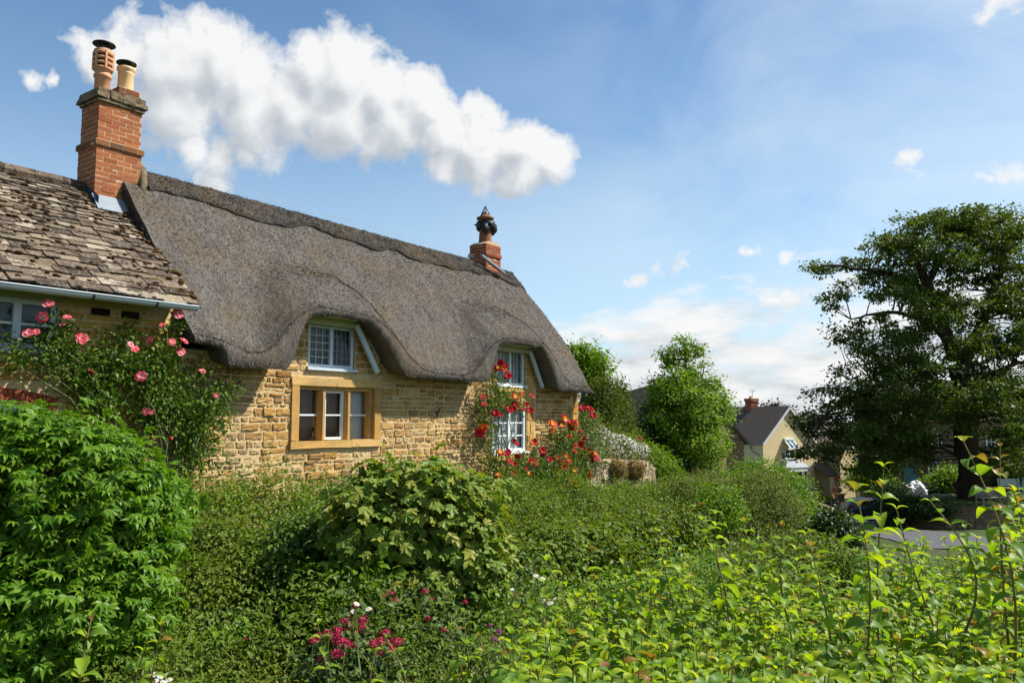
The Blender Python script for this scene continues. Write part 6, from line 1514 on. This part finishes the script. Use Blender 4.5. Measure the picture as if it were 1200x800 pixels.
# group: cloud density for a direction
blobs = [(112, 40, 48, .45), (92, 32, 30, .3), (150, 112, 52, .35), (225, 160, 45, .3), (150, 45, 62, .5), (205, 60, 62, 1), (250, 45, 52, 1), (200, 110, 62, .8), (290, 75, 50, 1), (300, 120, 72, .8), (260, 165, 50, .35), (250, 200, 40, .12), (345, 105, 58, 1), (372, 62, 42, 1), (410, 62, 52, 1), (400, 115, 68, 1), (455, 90, 42, 1), (465, 125, 55, 1), (500, 105, 38, 1), (520, 145, 50, 1), (566, 112, 24, 1), (572, 130, 28, 1), (565, 165, 48, 1), (615, 165, 42, 1), (645, 178, 34, 1), (610, 195, 32, .9), (520, 180, 40, .7), (440, 150, 45, .8), (290, 170, 30, .3),
         (40, 70, 22, .12), (60, 68, 16, .08)]
flat = [(795, 306, 24, .55), (775, 309, 14, .4), (745, 325, 18, .45), (733, 328, 12, .3), (930, 350, 32, .7), (912, 356, 20, .6), (950, 340, 18, .6), (876, 297, 12, .35), (802, 364, 12, .35), (1068, 187, 20, .25), (1080, 205, 12, .12), (1185, 200, 26, .4), (1150, 212, 12, .2), (930, 302, 14, .15), (1180, 10, 30, .3), (955, 385, 26, .5), (990, 340, 26, .5)]
G_ = bpy.data.node_groups.new('cloud_density', 'ShaderNodeTree')
G_.interface.new_socket('dir', in_out='INPUT', socket_type='NodeSocketVector'); G_.interface.new_socket('density', in_out='OUTPUT', socket_type='NodeSocketFloat'); G_.interface.new_socket('soft', in_out='OUTPUT', socket_type='NodeSocketFloat')
gi = G_.nodes.new('NodeGroupInput'); go = G_.nodes.new('NodeGroupOutput')
def gnoise(vec, scale, detail, rough, dist=0.0, dims='3D', color=False):
    n_ = G_.nodes.new('ShaderNodeTexNoise'); G_.links.new(vec, n_.inputs['Vector']); n_.inputs['Scale'].default_value = scale; n_.inputs['Detail'].default_value = detail; n_.inputs['Roughness'].default_value = rough; n_.inputs['Distortion'].default_value = dist
    return n_.outputs[1] if color else n_.outputs[0]
def gvm(op, a_, b_):
    n_ = G_.nodes.new('ShaderNodeVectorMath'); n_.operation = op
    for i, v in enumerate((a_, b_)):
        if isinstance(v, (tuple, list)): n_.inputs[i].default_value = v
        elif isinstance(v, (int, float)): n_.inputs[3].default_value = v
        else: G_.links.new(v, n_.inputs[i])
    return n_.outputs['Value'] if op == 'DISTANCE' else n_.outputs[0]
d_in = gi.outputs[0]
wv = gvm('SUBTRACT', gnoise(d_in, 16, 4, .55, 0, '3D', True), (.5, .5, .5)); wv = gvm('SCALE', wv, .055)
dw = gvm('ADD', d_in, wv)
acc = None
def blob(vec, c_, r_, wgt, acc):
    dist = gvm('DISTANCE', vec, tuple(float(q) for q in c_))
    f_ = wm('MULTIPLY_ADD', dist, -1.0 / r_, 1.0, False, G_)
    f_ = wm("ADD", f_, -.42 * (1 - wgt), None, False, G_)
    return f_ if acc is None else wm('SMOOTH_MAX', acc, f_, .12, False, G_)
for (u_, v_, r_, k_) in blobs:
    v_ = v_ + 18 - .06 * (v_ - 60); q = ray(u_, v_); L_ = np.linalg.norm(q); acc = blob(dw, q / L_, r_ / FX / L_ * .98, k_, acc)
sq = gvm('MULTIPLY', dw, (1, 1, 1.9))
acc2 = None
for (u_, v_, r_, k_) in flat:
    q = ray(u_, v_); q = q / np.linalg.norm(q) * np.array([1, 1, 1.9]); acc2 = blob(sq, q, r_ / FX * 1.25, k_, acc2)
det = gnoise(d_in, 32, 10, .64, .3)
det2 = gnoise(d_in, 9, 6, .55)
nz = wm('ADD', wm('MULTIPLY', wm('SUBTRACT', det, .5, None, False, G_), 1.2, None, False, G_), wm('MULTIPLY', wm('SUBTRACT', det2, .5, None, False, G_), .5, None, False, G_), None, False, G_)
acc2 = wm('ADD', acc2, wm('MULTIPLY', wm('SUBTRACT', gnoise(d_in, 75, 6, .6, .3), .5, None, False, G_), 1.5, None, False, G_), None, False, G_); acc2 = wm('MULTIPLY', wm('SUBTRACT', acc2, .05, None, False, G_), .5, None, False, G_)
both = wm('MAXIMUM', acc, acc2, None, False, G_)
den = wm('ADD', both, nz, None, False, G_)
den = wm('SUBTRACT', den, .04, None, False, G_)
# low bank of cumulus above the horizon, in flattened layers
sep = G_.nodes.new('ShaderNodeSeparateXYZ'); G_.links.new(d_in, sep.inputs[0]); el = sep.outputs[2]
lay = gvm('MULTIPLY', d_in, (1, 1, 3.4)); ln = gnoise(lay, 7.5, 8, .58, .15)
band = wm('SUBTRACT', .135, el, None, False, G_); band = wm('MULTIPLY', band, 6.5, None, False, G_); band = wm('MINIMUM', band, .5, None, False, G_)
low = wm('ADD', band, wm('MULTIPLY', wm('SUBTRACT', ln, .50, None, False, G_), 2.6, None, False, G_), None, False, G_)
low = wm('MULTIPLY', low, .9, None, False, G_)
den = wm('MAXIMUM', den, low, None, False, G_)
G_.links.new(den, go.inputs[0]); soft = wm('ADD', wm('MAXIMUM', acc, wm('MULTIPLY', low, .8, None, False, G_), None, False, G_), wm('MULTIPLY', wm('SUBTRACT', det2, .5, None, False, G_), .8, None, False, G_), None, False, G_); G_.links.new(soft, go.inputs[1])
tc = wn('TexCoord'); nrm_ = wn('VectorMath', operation='NORMALIZE'); wl(tc.outputs['Generated'], nrm_.inputs[0]); dvec = nrm_.outputs[0]
g1 = wn('Group'); g1.node_tree = G_; wl(dvec, g1.inputs[0])
ad = wn('VectorMath', operation='ADD'); wl(dvec, ad.inputs[0]); ad.inputs[1].default_value = (.016, 0, .030)
g2 = wn('Group'); g2.node_tree = G_; wl(ad.outputs[0], g2.inputs[0])
def wramp(fac, stops):
    n_ = wn('ValToRGB'); r_ = n_.color_ramp
    while len(r_.elements) < len(stops): r_.elements.new(.5)
    for e_, (p_, c_) in zip(r_.elements, stops): e_.position = p_; e_.color = (*c_, 1) if not isinstance(c_, (int, float)) else (c_, c_, c_, 1)
    wl(fac, n_.inputs[0]); return n_.outputs[0]
dn = g1.outputs[0]; dn2 = g2.outputs[0]
alpha = wramp(wm('MULTIPLY_ADD', dn, 1.0, .1), [(.03, 0.0), (.20, .5), (.46, .97)])
s1_, s2_ = g1.outputs[1], g2.outputs[1]
shade = wm('ADD', wm('MULTIPLY', wm('SUBTRACT', s1_, s2_), .55), wm('MULTIPLY', wm('SUBTRACT', dn, dn2), .22)); shade = wm('ADD', shade, .52)      # bright where it thins towards the sun
thick = wm('MULTIPLY', s2_, .6, None, True)
lit = wm('SUBTRACT', shade, wm('MULTIPLY', thick, .30))
ccol = wramp(lit, [(.10, (3.3, 3.55, 3.85)), (.34, (4.1, 4.3, 4.5)), (.52, (5.1, 5.2, 5.3)), (.74, (5.9, 5.9, 5.85))])
sky = wn('TexSky', sky_type='NISHITA'); sky.sun_disc = False; sky.sun_elevation = SUN_EL; sky.sun_rotation = math.atan2(SUN_H[0], SUN_H[1]); sky.altitude = 100; sky.air_density = 1.0; sky.dust_density = .1; sky.ozone_density = 2.0
# thin high cirrus
mpv = wn('VectorMath', operation='MULTIPLY'); wl(dvec, mpv.inputs[0]); mpv.inputs[1].default_value = (1.0, 1.0, 2.0)
cn = wn('TexNoise'); wl(mpv.outputs[0], cn.inputs['Vector']); cn.inputs['Scale'].default_value = 3.2; cn.inputs['Detail'].default_value = 8; cn.inputs['Roughness'].default_value = .55; cn.inputs['Distortion'].default_value = .6
sp = wn('SeparateXYZ'); wl(dvec, sp.inputs[0])
right = wm('MULTIPLY_ADD', sp.outputs[0], 1.1, .25, True)
cir = wm('MULTIPLY', wramp(cn.outputs[0], [(.34, 0.0), (.72, .80)]), right)
mx0 = wn('Mix', data_type='RGBA'); wl(cir, mx0.inputs[0]); tn = wn('VectorMath', operation='MULTIPLY'); wl(sky.outputs[0], tn.inputs[0]); tn.inputs[1].default_value = (.70, .88, .94); wl(tn.outputs[0], mx0.inputs[6]); mx0.inputs[7].default_value = (5.2, 5.75, 6.2, 1)
# pale veil of air low in the sky
veil = wramp(sp.outputs[2], [(.0, .75), (.16, .45), (.34, .12), (.5, 0.0)])
mx1 = wn('Mix', data_type='RGBA'); wl(veil, mx1.inputs[0]); wl(mx0.outputs[2], mx1.inputs[6]); mx1.inputs[7].default_value = (4.5, 5.6, 6.4, 1)
mx2 = wn('Mix', data_type='RGBA'); wl(alpha, mx2.inputs[0]); wl(mx1.outputs[2], mx2.inputs[6]); wl(ccol, mx2.inputs[7])
bg = wn('Background'); wl(mx2.outputs[2], bg.inputs[0]); bg.inputs[1].default_value = .083
ow = wn('OutputWorld'); wl(bg.outputs[0], ow.inputs[0])
w.cycles.sampling_method = 'MANUAL'; w.cycles.sample_map_resolution = 512
vs = sc.view_settings; vs.view_transform = 'Standard'; vs.look = 'None'; vs.exposure = .96; vs.gamma = 1; vs.use_curve_mapping = False
sc.render.engine = 'CYCLES'
cy = sc.cycles; cy.max_bounces = 7; cy.diffuse_bounces = 4; cy.glossy_bounces = 3; cy.transmission_bounces = 4; cy.transparent_max_bounces = 8
cy.use_denoising = True; cy.denoiser = 'OPENIMAGEDENOISE'; cy.denoising_input_passes = 'RGB_ALBEDO_NORMAL'; cy.sample_clamp_indirect = 6
cy.use_adaptive_sampling = True; cy.adaptive_threshold = .015
cy.caustics_reflective = False; cy.caustics_refractive = False
